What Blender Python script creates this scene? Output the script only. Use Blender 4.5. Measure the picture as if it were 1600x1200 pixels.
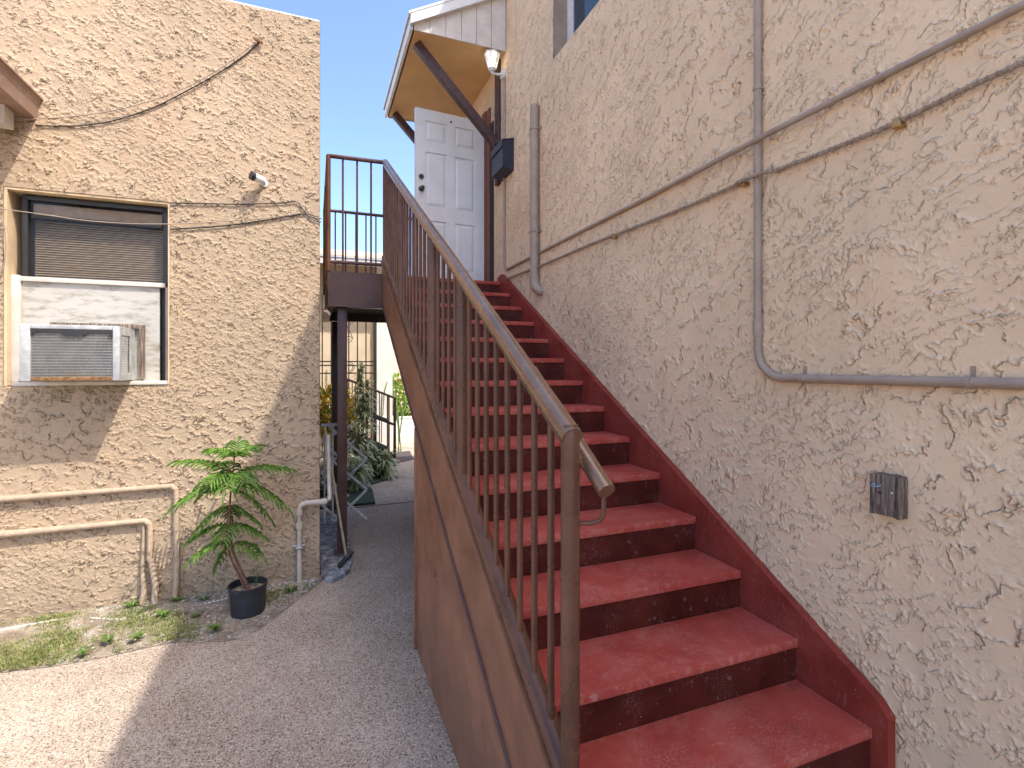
import bpy, bmesh, math, random
from mathutils import Vector, Matrix, noise as mnoise
random.seed(7)
for o in list(bpy.data.objects): bpy.data.objects.remove(o)
SC = bpy.context.scene
C = SC.collection
R = math.radians

# ------------------------------------------------------------------ camera
H = 1.84                       # eye height above the walkway
FPX, YAW, HORIZON = 800.0, 0.3684, 573.0     # for the 1600 x 1200 photograph
cam = bpy.data.cameras.new('camera')
cam.sensor_width = 36.0
cam.lens = FPX / 1600 * 36
cam.shift_y = -(600 - HORIZON) / 1600
cam.clip_start = 0.02
cam.clip_end = 2000
cam_o = bpy.data.objects.new('camera', cam)
C.objects.link(cam_o)
cam_o.location = (0, 0, H)
cam_o.rotation_euler = (R(90), 0, -YAW)
SC.camera = cam_o
SC.render.resolution_x, SC.render.resolution_y = 1024, 768

# ------------------------------------------------------------------ sky, sun, exposure
SUN_DIR = Vector((-0.385, 0.45, -1.0)).normalized()      # the way the light travels
SUN_EL = math.asin(-SUN_DIR.z)
SUN_AZ = math.atan2(-SUN_DIR.x, -SUN_DIR.y)              # clockwise from +Y
w = bpy.data.worlds.new('World'); SC.world = w; w.use_nodes = True
nt = w.node_tree
bg = nt.nodes['Background']
sky = nt.nodes.new('ShaderNodeTexSky'); sky.sky_type = 'NISHITA'
sky.sun_disc = False
sky.sun_elevation = SUN_EL
sky.sun_rotation = SUN_AZ
sky.air_density = 0.8; sky.dust_density = 2.5; sky.ozone_density = 1.5
gm_ = nt.nodes.new('ShaderNodeGamma'); gm_.inputs[1].default_value = 1.2
nt.links.new(sky.outputs[0], gm_.inputs[0]); nt.links.new(gm_.outputs[0], bg.inputs[0])
bg.inputs[1].default_value = 0.15
sun = bpy.data.lights.new('sun', 'SUN'); sun.energy = 2.35; sun.angle = R(0.5); sun.color = (1.0, 0.95, 0.87)
sun_o = bpy.data.objects.new('sun', sun); C.objects.link(sun_o)
sun_o.location = (6, -8, 16)
sun_o.rotation_euler = SUN_DIR.to_track_quat('-Z', 'Y').to_euler()
SC.view_settings.view_transform = 'Standard'
SC.view_settings.look = 'None'
SC.view_settings.gamma = 1
SC.view_settings.use_curve_mapping = False
SC.view_settings.exposure = 1.36

# ------------------------------------------------------------------ pixels of the photograph to rays
CT, ST = math.cos(YAW), math.sin(YAW)
def ray(px, py):
    u = (px - 800) / FPX; v = (HORIZON - py) / FPX
    return Vector((CT * u + ST, -ST * u + CT, v))
def onX(px, py, X): d = ray(px, py); t = X / d.x; return Vector((X, d.y * t, H + d.z * t))
def onY(px, py, Y): d = ray(px, py); t = Y / d.y; return Vector((d.x * t, Y, H + d.z * t))
def onZ(px, py, z=0.0): d = ray(px, py); t = (z - H) / d.z; return Vector((d.x * t, d.y * t, z))

# ------------------------------------------------------------------ material helpers
class NT:
    def __init__(s, name):
        s.m = bpy.data.materials.new(name); s.m.use_nodes = True
        s.t = s.m.node_tree; s.b = s.t.nodes['Principled BSDF']
        s.pos = s.n('ShaderNodeNewGeometry').outputs['Position']
    def n(s, typ, **kw):
        x = s.t.nodes.new(typ)
        for k, v in kw.items(): setattr(x, k, v)
        return x
    def put(s, sock, v):
        if isinstance(v, bpy.types.NodeSocket): s.t.links.new(v, sock)
        else: sock.default_value = v
    def math(s, op, a, b=0.0, c=None, clamp=False):
        x = s.n('ShaderNodeMath', operation=op, use_clamp=clamp)
        s.put(x.inputs[0], a); s.put(x.inputs[1], b)
        if c is not None: s.put(x.inputs[2], c)
        return x.outputs[0]
    def vec(s, op, a, b):
        x = s.n('ShaderNodeVectorMath', operation=op)
        s.put(x.inputs[0], a)
        if op == 'SCALE': s.put(x.inputs['Scale'], b)
        else: s.put(x.inputs[1], b)
        return x.outputs['Value'] if op == 'DOT_PRODUCT' else x.outputs[0]
    def noise(s, p, scale, detail=3, rough=.5, dist=0, col=False):
        x = s.n('ShaderNodeTexNoise')
        s.put(x.inputs['Vector'], p); s.put(x.inputs['Scale'], scale)
        x.inputs['Detail'].default_value = detail; x.inputs['Roughness'].default_value = rough
        x.inputs['Distortion'].default_value = dist
        return x.outputs['Color' if col else 'Fac']
    def voro(s, p, scale, feature='F1', out='Distance', rnd=1.0):
        x = s.n('ShaderNodeTexVoronoi', feature=feature)
        s.put(x.inputs['Vector'], p); s.put(x.inputs['Scale'], scale); x.inputs['Randomness'].default_value = rnd
        return x.outputs[out]
    def ramp(s, f, *stops):
        x = s.n('ShaderNodeValToRGB'); s.put(x.inputs[0], f)
        e = x.color_ramp.elements
        while len(e) < len(stops): e.new(.5)
        for el, (p, c) in zip(e, stops):
            el.position = p; el.color = (c, c, c, 1) if isinstance(c, (int, float)) else (*c, 1)
        return x.outputs[0]
    def smooth(s, f, a, b):
        x = s.n('ShaderNodeMapRange', interpolation_type='SMOOTHSTEP'); s.put(x.inputs[0], f)
        x.inputs[1].default_value = a; x.inputs[2].default_value = b
        return x.outputs[0]
    def mix(s, f, a, b, mode='MIX'):
        x = s.n('ShaderNodeMix', data_type='RGBA', blend_type=mode)
        s.put(x.inputs[0], f)
        s.put(x.inputs[6], a if not isinstance(a, tuple) else (*a, 1)); s.put(x.inputs[7], b if not isinstance(b, tuple) else (*b, 1))
        return x.outputs[2]
    def bump(s, h, dist, strength=1.0):
        x = s.n('ShaderNodeBump'); s.put(x.inputs['Height'], h)
        x.inputs['Distance'].default_value = dist; x.inputs['Strength'].default_value = strength
        s.t.links.new(x.outputs[0], s.b.inputs['Normal'])
    def out(s, col=None, rough=None, metal=None, spec=None):
        if col is not None: s.put(s.b.inputs['Base Color'], col if not isinstance(col, tuple) else (*col, 1))
        if rough is not None: s.put(s.b.inputs['Roughness'], rough)
        if metal is not None: s.put(s.b.inputs['Metallic'], metal)
        if spec is not None: s.put(s.b.inputs['Specular IOR Level'], spec)
        return s.m

def plain(name, col, rough=.6, var=.18, scale=6, metal=0, bump=0, bscale=60, spec=None):
    s = NT(name)
    f = s.noise(s.pos, scale, 5, .6)
    c = s.mix(s.smooth(f, .3, .72), tuple(x * (1 - var) for x in col), tuple(min(1, x * (1 + var)) for x in col))
    if bump: s.bump(s.noise(s.pos, bscale, 3), bump)
    return s.out(c, rough, metal, spec)

def stucco(name, base, along, d, k1=1.0, k2=1.0, dist=.005, seed=0.0, dense=0.0, bdist=.012):
    """trowelled stucco: ragged overlapping laps, flat then a raised lip then a sharp drop, as true displacement"""
    s = NT(name)
    P = s.vec('ADD', s.pos, (seed, seed * .7, seed * .3))
    W = s.vec('SUBTRACT', s.noise(P, 2.2, 2, col=True), (.5, .5, .5))
    Pw = s.vec('ADD', P, s.vec('SCALE', W, .22))
    b = s.vec('DOT_PRODUCT', Pw, d)
    n1 = s.noise(Pw, 10 * k1, 3, .66)
    s1 = s.math('FRACT', s.math('ADD', s.math('MULTIPLY', n1, 3.4), s.math('MULTIPLY', b, 9.0 * k1)))
    l1 = s.math('POWER', s1, 7.0)
    m1 = s.smooth(s.noise(P, 11 * k1, 2, .65), .48 - dense, .56 - dense)
    n2 = s.noise(s.vec('ADD', Pw, (1.7, 4.1, 2.2)), 21 * k2, 3, .62)
    s2 = s.math('FRACT', s.math('ADD', s.math('MULTIPLY', n2, 2.8), s.math('MULTIPLY', b, 17.0 * k2)))
    l2 = s.math('POWER', s2, 5.0)
    m2 = s.smooth(s.noise(s.vec('ADD', P, (7.3, 2.1, 4.4)), 9 * k2, 2, .65), .47 - dense, .57 - dense)
    # drag marks of the trowel along the laps
    a = s.vec('DOT_PRODUCT', Pw, along)
    cx = s.n('ShaderNodeCombineXYZ'); s.put(cx.inputs[0], s.math('MULTIPLY', a, 5.0)); s.put(cx.inputs[1], s.math('MULTIPLY', b, 70.0))
    drag = s.math('MULTIPLY', s.noise(cx.outputs[0], 1, 3, .6), s.smooth(s.noise(s.vec('ADD', P, (2, 5, 8)), 3, 2), .5, .62))
    zone = s.noise(s.vec('ADD', P, (11, 3, 6)), 1.3, 2)
    l1 = s.math('MULTIPLY', l1, s.math('ADD', .45, s.math('MULTIPLY', s.smooth(zone, .35, .62), .85)))
    l2 = s.math('MULTIPLY', l2, s.math('ADD', .25, s.math('MULTIPLY', s.smooth(zone, .62, .38), .75)))
    h = s.math('ADD', s.math('MULTIPLY', l1, m1), s.math('MULTIPLY', s.math('MULTIPLY', l2, m2), .8))
    h = s.math('ADD', h, s.math('MULTIPLY', drag, .35))
    h = s.math('ADD', h, s.math('MULTIPLY', s.noise(P, 1.8, 2), .8))
    dn = s.n('ShaderNodeDisplacement'); s.put(dn.inputs['Height'], h); dn.inputs['Midlevel'].default_value = .3; dn.inputs['Scale'].default_value = dist
    s.t.links.new(dn.outputs[0], s.t.nodes['Material Output'].inputs['Displacement'])
    s.m.displacement_method = 'DISPLACEMENT'
    s.bump(s.math('ADD', h, s.math('MULTIPLY', s.noise(P, 90, 2, .6), .16)), bdist)
    big = s.noise(P, .9, 4, .6)
    c = s.mix(s.smooth(big, .3, .7), tuple(x * .90 for x in base), tuple(x * 1.07 for x in base))
    warm = s.noise(s.vec('ADD', P, (3, 9, 1)), 1.7, 3)
    c = s.mix(s.math('MULTIPLY', s.smooth(warm, .45, .75), .35), c, (base[0] * 1.03, base[1] * .93, base[2] * .86))
    sz = s.n('ShaderNodeSeparateXYZ'); s.put(sz.inputs[0], s.pos)
    streak = s.noise(s.vec('MULTIPLY', P, (9, 9, .7)), 1, 4, .65)
    c = s.mix(s.math('MULTIPLY', s.smooth(streak, .54, .74), .22), c, tuple(x * .58 for x in base))
    splash = s.math('MULTIPLY', s.smooth(sz.outputs[2], .42, .02), s.smooth(s.noise(P, 6, 5, .7), .38, .62))
    c = s.mix(s.math('MULTIPLY', splash, .45), c, (.20, .155, .11))
    return s.out(c, .92, spec=.10)

M = {}
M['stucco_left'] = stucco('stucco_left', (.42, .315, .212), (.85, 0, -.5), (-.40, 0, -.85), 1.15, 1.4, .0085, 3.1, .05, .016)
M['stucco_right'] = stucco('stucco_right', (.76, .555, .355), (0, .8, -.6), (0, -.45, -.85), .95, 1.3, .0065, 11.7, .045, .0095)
M['stucco_pipe'] = plain('stucco_pipe', (.40, .30, .205), .85, .12, 18, bump=.006, bscale=40)
M['beige_paint'] = plain('beige_paint', (.52, .42, .32), .6, .12, 8, bump=.001)
M['conduit_paint'] = plain('conduit_paint', (.33, .25, .185), .5, .12, 10, bump=.001)
M['cable_paint'] = plain('cable_paint', (.30, .22, .155), .7, .25, 40)
M['cap_white'] = plain('cap_white', (.58, .53, .46), .8, .12, 5)
M['brown_trim'] = plain('brown_trim', (.31, .205, .15), .6, .15, 8, bump=.001)
M['reveal_bounce_tint'] = plain('reveal_bounce_tint', (.62, .46, .28), .8, .12, 6)  # orange puts the sunlight bounced onto the window reveal into its colour
M['white_paint'] = plain('white_paint', (.62, .62, .60), .5, .08, 7)
M['door_paint'] = plain('door_paint', (.70, .70, .67), .45, .05, 5)
M['soffit'] = plain('soffit', (.62, .40, .18), .7, .10, 3)
M['board_paint'] = plain('board_paint', (.56, .51, .45), .65, .10, 9, bump=.001)
M['dark_metal'] = plain('dark_metal', (.025, .024, .023), .45, .2, 9)
M['black_plastic'] = plain('black_plastic', (.022, .024, .032), .42, .3, 14)
M['navy_metal'] = plain('navy_metal', (.018, .022, .045), .35, .2, 9)
M['dark_wood'] = plain('dark_wood', (.065, .030, .027), .6, .3, 18, bump=.002)
M['jamb'] = plain('jamb', (.20, .065, .035), .5, .2, 9)
M['steel'] = plain('steel', (.55, .56, .58), .3, .1, 20, metal=1)
M['brass'] = plain('brass', (.45, .30, .14), .5, .2, 20, metal=1)
M['white_pvc'] = plain('white_pvc', (.50, .43, .35), .5, .15, 12)
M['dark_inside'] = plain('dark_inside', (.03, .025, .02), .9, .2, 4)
M['room_wall'] = plain('room_wall', (.35, .30, .25), .9, .1, 4)
M['trunk'] = plain('trunk', (.17, .085, .05), .85, .4, 60, bump=.004, bscale=160)
M['aluminium'] = plain('aluminium', (.10, .10, .10), .45, .25, 25, metal=.4)
M['soil'] = None

def glass(name, col, rough=.03, alpha=.5):
    s = NT(name)
    s.b.inputs['Alpha'].default_value = alpha
    return s.out(col, rough, spec=.9)
M['glass'] = glass('glass', (.02, .025, .03), .03, .12)
M['glass_blue'] = glass('glass_blue', (.03, .06, .08), .04, .75)

def concrete():
    s = NT('exposed_aggregate_concrete')
    P = s.pos
    a = s.voro(P, 185, out='Color')
    sep = s.n('ShaderNodeSeparateColor'); s.put(sep.inputs[0], a)
    v = sep.outputs[0]
    big = s.noise(P, 1.1, 5, .6)
    base = s.mix(s.smooth(big, .35, .68), (.39, .31, .232), (.52, .43, .335))
    blot = s.noise(s.vec('ADD', P, (4, 8, 0)), 3.0, 5, .65)
    base = s.mix(s.math('MULTIPLY', s.smooth(blot, .52, .72), .5), base, (.36, .25, .18))
    damp = s.noise(s.vec('ADD', P, (9, 1, 0)), 1.7, 6, .72)
    base = s.mix(s.math('MULTIPLY', s.smooth(damp, .56, .66), .38), base, (.24, .165, .125))
    st = s.ramp(v, (0, (.20, .15, .13)), (.12, (.36, .30, .26)), (.22, (1, 1, 1)), (.86, (1, 1, 1)), (1, (1, 1, 1)))
    c = s.mix(1.0, base, st, 'MULTIPLY')
    c = s.mix(s.math('MULTIPLY', s.smooth(v, .80, .86), .55), c, (.80, .70, .62))
    c2 = s.mix(s.smooth(s.noise(P, 260, 2), .42, .62), (.72, .72, .72), (1.12, 1.12, 1.12))
    c = s.mix(1.0, c, c2, 'MULTIPLY')
    h = s.math('ADD', s.voro(P, 150), s.math('MULTIPLY', s.noise(P, 300, 2), .6))
    s.bump(h, .0035)
    return s.out(c, s.ramp(blot, (.4, .85), (.7, .65)), spec=.15)
M['concrete'] = concrete()

def grey_curb():
    s = NT('worn_grey_paint_concrete')
    f = s.noise(s.pos, 14, 6, .7)
    c = s.ramp(f, (.36, (.09, .095, .11)), (.5, (.20, .21, .235)), (.62, (.46, .46, .46)))
    s.bump(f, .006)
    return s.out(c, .75)
M['curb'] = grey_curb()

def soilm():
    s = NT('sandy_soil')
    f = s.noise(s.pos, 5, 6, .65); g = s.noise(s.pos, 70, 4, .7)
    c = s.mix(s.smooth(f, .42, .6), (.17, .125, .085), (.44, .38, .29))
    c = s.mix(s.smooth(g, .40, .62), c, (.30, .24, .17))
    x = s.voro(s.pos, 90)
    s.bump(s.math('ADD', g, s.math('MULTIPLY', x, .6)), .012)
    return s.out(c, .95)
M['soil'] = soilm()

def red_tread(name, a, b, wear, walk=False):
    s = NT(name)
    P = s.pos
    n = s.noise(P, 5, 6, .65)
    c = s.mix(s.smooth(n, .32, .70), a, b)
    g = s.noise(P, 130, 3, .7)
    m = s.math('MULTIPLY', s.smooth(g, .50, .64), s.smooth(s.noise(P, 4.5, 5, .7), .46, .62))
    c = s.mix(s.math('MULTIPLY', m, wear), c, (.50, .30, .27))
    sc = s.noise(s.vec('MULTIPLY', P, (25, 160, 25)), 1, 3, .6)
    m2 = s.math('MULTIPLY', s.smooth(sc, .62, .69), s.smooth(s.noise(P, 3.3, 3), .45, .58))
    c = s.mix(s.math('MULTIPLY', m2, wear * .8), c, (.62, .48, .44))
    sp = s.voro(P, 36); rnd = s.voro(P, 36, out='Color')
    sep = s.n('ShaderNodeSeparateColor'); s.put(sep.inputs[0], rnd)
    dots = s.math('MULTIPLY', s.math('LESS_THAN', sp, .065), s.math('GREATER_THAN', sep.outputs[1], .88))
    c = s.mix(s.math('MULTIPLY', dots, .75), c, (.62, .55, .50))
    if walk:   # paint scuffed thin where feet land, knocked off along the nosing
        sx = s.n('ShaderNodeSeparateXYZ'); s.put(sx.inputs[0], P)
        mid = s.smooth(s.math('ABSOLUTE', s.math('SUBTRACT', sx.outputs[0], 1.22)), .52, .12)
        t = s.math('FRACT', s.math('DIVIDE', s.math('SUBTRACT', sx.outputs[1], 1.238), .302))
        sc2 = s.smooth(s.noise(P, 7, 6, .75), .44, .66)
        c = s.mix(s.math('MULTIPLY', s.math('MULTIPLY', mid, sc2), .30), c, (.50, .22, .17))
        nz = s.math('MULTIPLY', s.smooth(t, .075, .0), s.smooth(s.noise(P, 26, 5, .75), .50, .60))
        c = s.mix(s.math('MULTIPLY', nz, .28), c, (.56, .28, .21))
        c = s.mix(s.math('MULTIPLY', s.math('MULTIPLY', s.smooth(t, .03, .0), s.smooth(s.noise(P, 40, 4, .7), .63, .66)), .9), c, (.10, .085, .08))
    dirt = s.smooth(s.noise(s.vec('ADD', P, (5, 5, 5)), 8, 6, .7), .60, .74)
    c = s.mix(s.math('MULTIPLY', dirt, .55), c, (.10, .055, .05))
    s.bump(s.math('ADD', n, s.math('MULTIPLY', g, .35)), .0025)
    return s.out(c, s.ramp(n, (.3, .45), (.7, .65)), spec=.22)
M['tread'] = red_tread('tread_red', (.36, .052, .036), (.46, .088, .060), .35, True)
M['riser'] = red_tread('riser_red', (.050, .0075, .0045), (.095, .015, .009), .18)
M['stringer_red'] = red_tread('stringer_red', (.20, .028, .018), (.29, .047, .030), .25)

def brown_paint(name, a, b, rough=.45, chips=.7, rustf=.7):
    s = NT(name); P = s.pos
    n = s.noise(P, 4, 6, .65)
    c = s.mix(s.smooth(n, .32, .70), a, b)
    st = s.noise(s.vec('MULTIPLY', P, (14, 14, 2.2)), 1, 4, .6)
    c = s.mix(s.math('MULTIPLY', s.smooth(st, .5, .75), .30), c, tuple(x * .55 for x in a))
    sp = s.voro(P, 22); rnd = s.voro(P, 22, out='Color')
    sep = s.n('ShaderNodeSeparateColor'); s.put(sep.inputs[0], rnd)
    wob = s.math('ADD', sp, s.math('MULTIPLY', s.noise(P, 90, 2), .12))
    dots = s.math('MULTIPLY', s.math('LESS_THAN', wob, .15), s.math('GREATER_THAN', sep.outputs[0], .83))
    c = s.mix(s.math('MULTIPLY', dots, chips), c, (.55, .44, .37))
    rust = s.smooth(s.noise(s.vec('ADD', P, (2, 6, 3)), 11, 6, .75), .66, .74)
    c = s.mix(s.math('MULTIPLY', rust, rustf), c, (.05, .032, .026))
    s.bump(s.math('ADD', n, s.math('MULTIPLY', s.noise(P, 120, 3), .3)), .0012)
    return s.out(c, s.ramp(n, (.3, rough - .06), (.7, rough + .10)), spec=.4)
M['brown_panel'] = brown_paint('brown_panel', (.19, .080, .042), (.30, .138, .078), .36)
M['brown_rail'] = brown_paint('brown_rail', (.088, .037, .021), (.145, .064, .037), .27, .08, .25)
M['brown_dark'] = brown_paint('brown_dark', (.075, .036, .030), (.12, .060, .048), .36, .3)
M['rail_top'] = brown_paint('rail_top', (.25, .155, .10), (.33, .215, .145), .22, .1, .2)

M['rail_top'].node_tree.nodes['Principled BSDF'].inputs['Metallic'].default_value = .65

def leafm(name, c1, c2, rough=.5, trans=.25):
    s = NT(name)
    f = s.noise(s.pos, 22, 3, .6)
    oi = s.n('ShaderNodeObjectInfo')
    c = s.mix(s.smooth(f, .3, .7), c1, c2)
    s.b.inputs['Subsurface Weight'].default_value = 0
    tr = s.n('ShaderNodeBsdfTranslucent'); s.put(tr.inputs[0], c)
    mx = s.n('ShaderNodeMixShader'); mx.inputs[0].default_value = trans
    s.out(c, rough, spec=.35)
    outp = s.t.nodes['Material Output']
    s.t.links.new(s.b.outputs[0], mx.inputs[1]); s.t.links.new(tr.outputs[0], mx.inputs[2])
    s.t.links.new(mx.outputs[0], outp.inputs['Surface'])
    return s.m
M['pine'] = leafm('pine_green', (.06, .145, .02), (.20, .34, .05), .5, .3)
M['grass'] = leafm('grass_green', (.20, .22, .07), (.38, .36, .15), .6, .3)
M['weed'] = leafm('weed_green', (.08, .16, .025), (.17, .27, .05), .55, .3)
M['leaf_dark'] = leafm('leaf_dark', (.12, .20, .07), (.24, .33, .13), .5, .2)
M['leaf_cream'] = leafm('leaf_cream', (.55, .57, .33), (.70, .70, .48), .5, .25)
M['croton'] = leafm('croton_yellow', (.45, .30, .02), (.62, .40, .04), .5, .3)
M['hedge'] = leafm('hedge_green', (.13, .24, .02), (.30, .40, .04), .5, .4)
M['turf'] = plain('turf', (.03, .055, .025), .9, .4, 40, bump=.01)

def old_wood():
    s = NT('weathered_wood')
    g = s.noise(s.vec('MULTIPLY', s.pos, (150, 150, 7)), 1, 5, .65)
    c = s.ramp(g, (.30, (.03, .02, .014)), (.46, (.15, .105, .075)), (.64, (.36, .28, .215)))
    s.bump(g, .012)
    return s.out(c, .9)
M['old_wood'] = old_wood()

def plywood():
    s = NT('peeling_white_plywood')
    g = s.noise(s.vec('MULTIPLY', s.pos, (5, 5, 16)), 1, 6, .7)
    c = s.ramp(g, (.30, (.22, .18, .13)), (.38, (.30, .27, .22)), (.52, (.46, .44, .39)))
    s.bump(g, .004)
    return s.out(c, .7)
M['plywood'] = plywood()

def coil():
    s = NT('dusty_condenser_coil')
    sp = s.n('ShaderNodeSeparateXYZ'); s.put(sp.inputs[0], s.pos)
    ln = s.math('ABSOLUTE', s.math('SINE', s.math('MULTIPLY', sp.outputs[0], 340)))
    f = s.noise(s.pos, 9, 6, .65)
    c = s.mix(s.smooth(f, .30, .75), (.24, .24, .23), (.36, .345, .31))
    c = s.mix(s.math('MULTIPLY', s.smooth(s.noise(s.vec('ADD', s.pos, (3, 3, 3)), 6, 4), .55, .7), .6), c, (.30, .24, .12))
    c = s.mix(s.math('MULTIPLY', ln, .35), c, (.10, .10, .10))
    s.bump(ln, .003)
    return s.out(c, .6, .3)
M['coil'] = coil()
M['ac_case'] = plain('ac_case', (.42, .43, .42), .5, .2, 14)
M['rust'] = plain('rust', (.19, .10, .04), .9, .5, 40, bump=.004)
M['blind'] = plain('blind', (.44, .33, .22), .55, .12, 20)
M['tile_roof'] = plain('tile_roof', (.52, .43, .32), .8, .2, 6)
M['cream_wall'] = plain('cream_wall', (.72, .58, .40), .85, .10, 3, bump=.004, bscale=40)
M['white_wall'] = plain('white_wall', (.80, .77, .70), .8, .08, 3, bump=.003, bscale=40)
M['peach_wall'] = plain('peach_wall', (.68, .50, .35), .85, .10, 2)
M['mat_rubber'] = plain('mat_rubber', (.07, .055, .05), .9, .3, 50)
M['broom_wood'] = plain('broom_wood', (.42, .34, .23), .6, .2, 30)
def emis(name, col, e):
    s = NT(name); s.b.inputs['Emission Color'].default_value = (*col, 1); s.b.inputs['Emission Strength'].default_value = e
    return s.out(col, .4)
M['bulb'] = emis('bulb', (1, .93, .82), 3.5)
M['frost'] = glass('frosted_glass', (.8, .8, .78), .35, .45)

# ------------------------------------------------------------------ mesh helpers
class MB:
    def __init__(s): s.v = []; s.f = []; s.mi = []; s.sm = []
    def add(s, vs, fs, mi=0, smooth=False):
        o = len(s.v); s.v += [tuple(v) for v in vs]
        for f in fs: s.f.append(tuple(i + o for i in f)); s.mi.append(mi); s.sm.append(smooth)
        return s
    def box(s, x0, x1, y0, y1, z0, z1, b=0.0, mi=0, mat=None):
        if b <= 0:
            vs = [(x, y, z) for z in (z0, z1) for y in (y0, y1) for x in (x0, x1)]
            fs = [(0, 2, 3, 1), (4, 5, 7, 6), (0, 1, 5, 4), (2, 6, 7, 3), (0, 4, 6, 2), (1, 3, 7, 5)]
        else:
            bm = bmesh.new(); bmesh.ops.create_cube(bm, size=1)
            for v in bm.verts:
                v.co = Vector(((x0 + x1) / 2 + v.co.x * (x1 - x0), (y0 + y1) / 2 + v.co.y * (y1 - y0), (z0 + z1) / 2 + v.co.z * (z1 - z0)))
            bmesh.ops.bevel(bm, geom=list(bm.edges), offset=b, segments=2, profile=.6, affect='EDGES')
            bm.verts.index_update()
            vs = [tuple(v.co) for v in bm.verts]; fs = [tuple(v.index for v in f.verts) for f in bm.faces]; bm.free()
        if mat: vs = [mat @ Vector(v) for v in vs]
        return s.add(vs, fs, mi, b > 0)
    def bar(s, a, b_, w, t, up=(0, 0, 1), mi=0, bev=0.0):
        """rectangular bar from a to b_, w across (side), t along up"""
        a = Vector(a); b_ = Vector(b_); d = b_ - a; L = d.length; d.normalize()
        sd = d.cross(Vector(up)).normalized(); u = sd.cross(d)
        mt = Matrix.Translation(a) @ Matrix((sd, d, u)).transposed().to_4x4()
        return s.box(-w / 2, w / 2, 0, L, -t / 2, t / 2, bev, mi, mt)
    def tube(s, pts, r, n=12, caps=True, mi=0):
        pts = [Vector(p) for p in pts]; k = len(pts)
        rs = list(r) if isinstance(r, (list, tuple)) else [r] * k
        vs = []; fs = []
        t0 = (pts[1] - pts[0]).normalized()
        ref = Vector((0, 0, 1)) if abs(t0.z) < .9 else Vector((1, 0, 0))
        a = t0.cross(ref).normalized()
        for i in range(k):
            if i == 0: t = t0
            elif i == k - 1: t = (pts[i] - pts[i - 1]).normalized()
            else: t = ((pts[i] - pts[i - 1]).normalized() + (pts[i + 1] - pts[i]).normalized()).normalized()
            a = (a - t * a.dot(t)).normalized(); b = t.cross(a)
            sc = 1.0
            if 0 < i < k - 1:
                c = (pts[i] - pts[i - 1]).normalized().dot(t); sc = 1 / max(c, .6)
            for j in range(n):
                an = 2 * math.pi * j / n
                vs.append(pts[i] + (a * math.cos(an) + b * math.sin(an)) * rs[i])
        for i in range(k - 1):
            for j in range(n):
                fs.append((i * n + j, i * n + (j + 1) % n, (i + 1) * n + (j + 1) % n, (i + 1) * n + j))
        if caps:
            fs.append(tuple(range(n - 1, -1, -1))); fs.append(tuple((k - 1) * n + j for j in range(n)))
        return s.add(vs, fs, mi, True)
    def prism(s, poly, ext, axis='x', mi=0):
        """poly: 2D points; axis x -> (y,z), y -> (x,z), z -> (x,y); ext = (lo, hi)"""
        n = len(poly)
        def P(p, e): return {'x': (e, p[0], p[1]), 'y': (p[0], e, p[1]), 'z': (p[0], p[1], e)}[axis]
        vs = [P(p, ext[0]) for p in poly] + [P(p, ext[1]) for p in poly]
        fs = [tuple(range(n)), tuple(range(2 * n - 1, n - 1, -1))] + [(i, i + n, (i + 1) % n + n, (i + 1) % n) for i in range(n)]
        return s.add(vs, fs, mi)
    def lathe(s, prof, cx, cy, n=24, mi=0, jit=0):
        vs = []; fs = []
        for (r, z) in prof:
            for j in range(n):
                a = 2 * math.pi * j / n
                rr = r * (1 + (jit if j % 2 else -jit))
                vs.append((cx + rr * math.cos(a), cy + rr * math.sin(a), z))
        for i in range(len(prof) - 1):
            for j in range(n): fs.append((i * n + j, i * n + (j + 1) % n, (i + 1) * n + (j + 1) % n, (i + 1) * n + j))
        return s.add(vs, fs, mi, True)
    def mesh(s, name, mats, angle=40, fix=True):
        me = bpy.data.meshes.new(name); me.from_pydata(s.v, [], s.f)
        for m in (mats if isinstance(mats, (list, tuple)) else [mats]): me.materials.append(M[m] if isinstance(m, str) else m)
        me.polygons.foreach_set('material_index', s.mi); me.polygons.foreach_set('use_smooth', s.sm)
        if fix and len(s.f) < 20000:
            bm = bmesh.new(); bm.from_mesh(me); bmesh.ops.recalc_face_normals(bm, faces=bm.faces); bm.to_mesh(me); bm.free()
        if any(s.sm): me.set_sharp_from_angle(angle=R(angle))
        me.update()
        return me

def link(name, me, parent=None, loc=None):
    o = bpy.data.objects.new(name, me); C.objects.link(o)
    if loc is not None: o.location = loc
    if parent is not None:
        o.parent = parent
        if parent.parent is None: o.matrix_parent_inverse = Matrix.Translation(-Vector(parent.location))
    return o
def part(name, mb, mats, parent, **kw): return link(name, mb.mesh(name, mats, **kw), parent)
def tag(o, label, cat, group=None, kind=None):
    o['label'] = label; o['category'] = cat
    if group: o['group'] = group
    if kind: o['kind'] = kind
    return o
def thing(name, label, cat, loc, group=None):
    o = bpy.data.objects.new(name, None); C.objects.link(o); o.location = loc; o.empty_display_size = .1
    return tag(o, label, cat, group)
def struct(name, mb, mats, label, cat):
    return tag(link(name, mb.mesh(name, mats)), label, cat, kind='structure')

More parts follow.
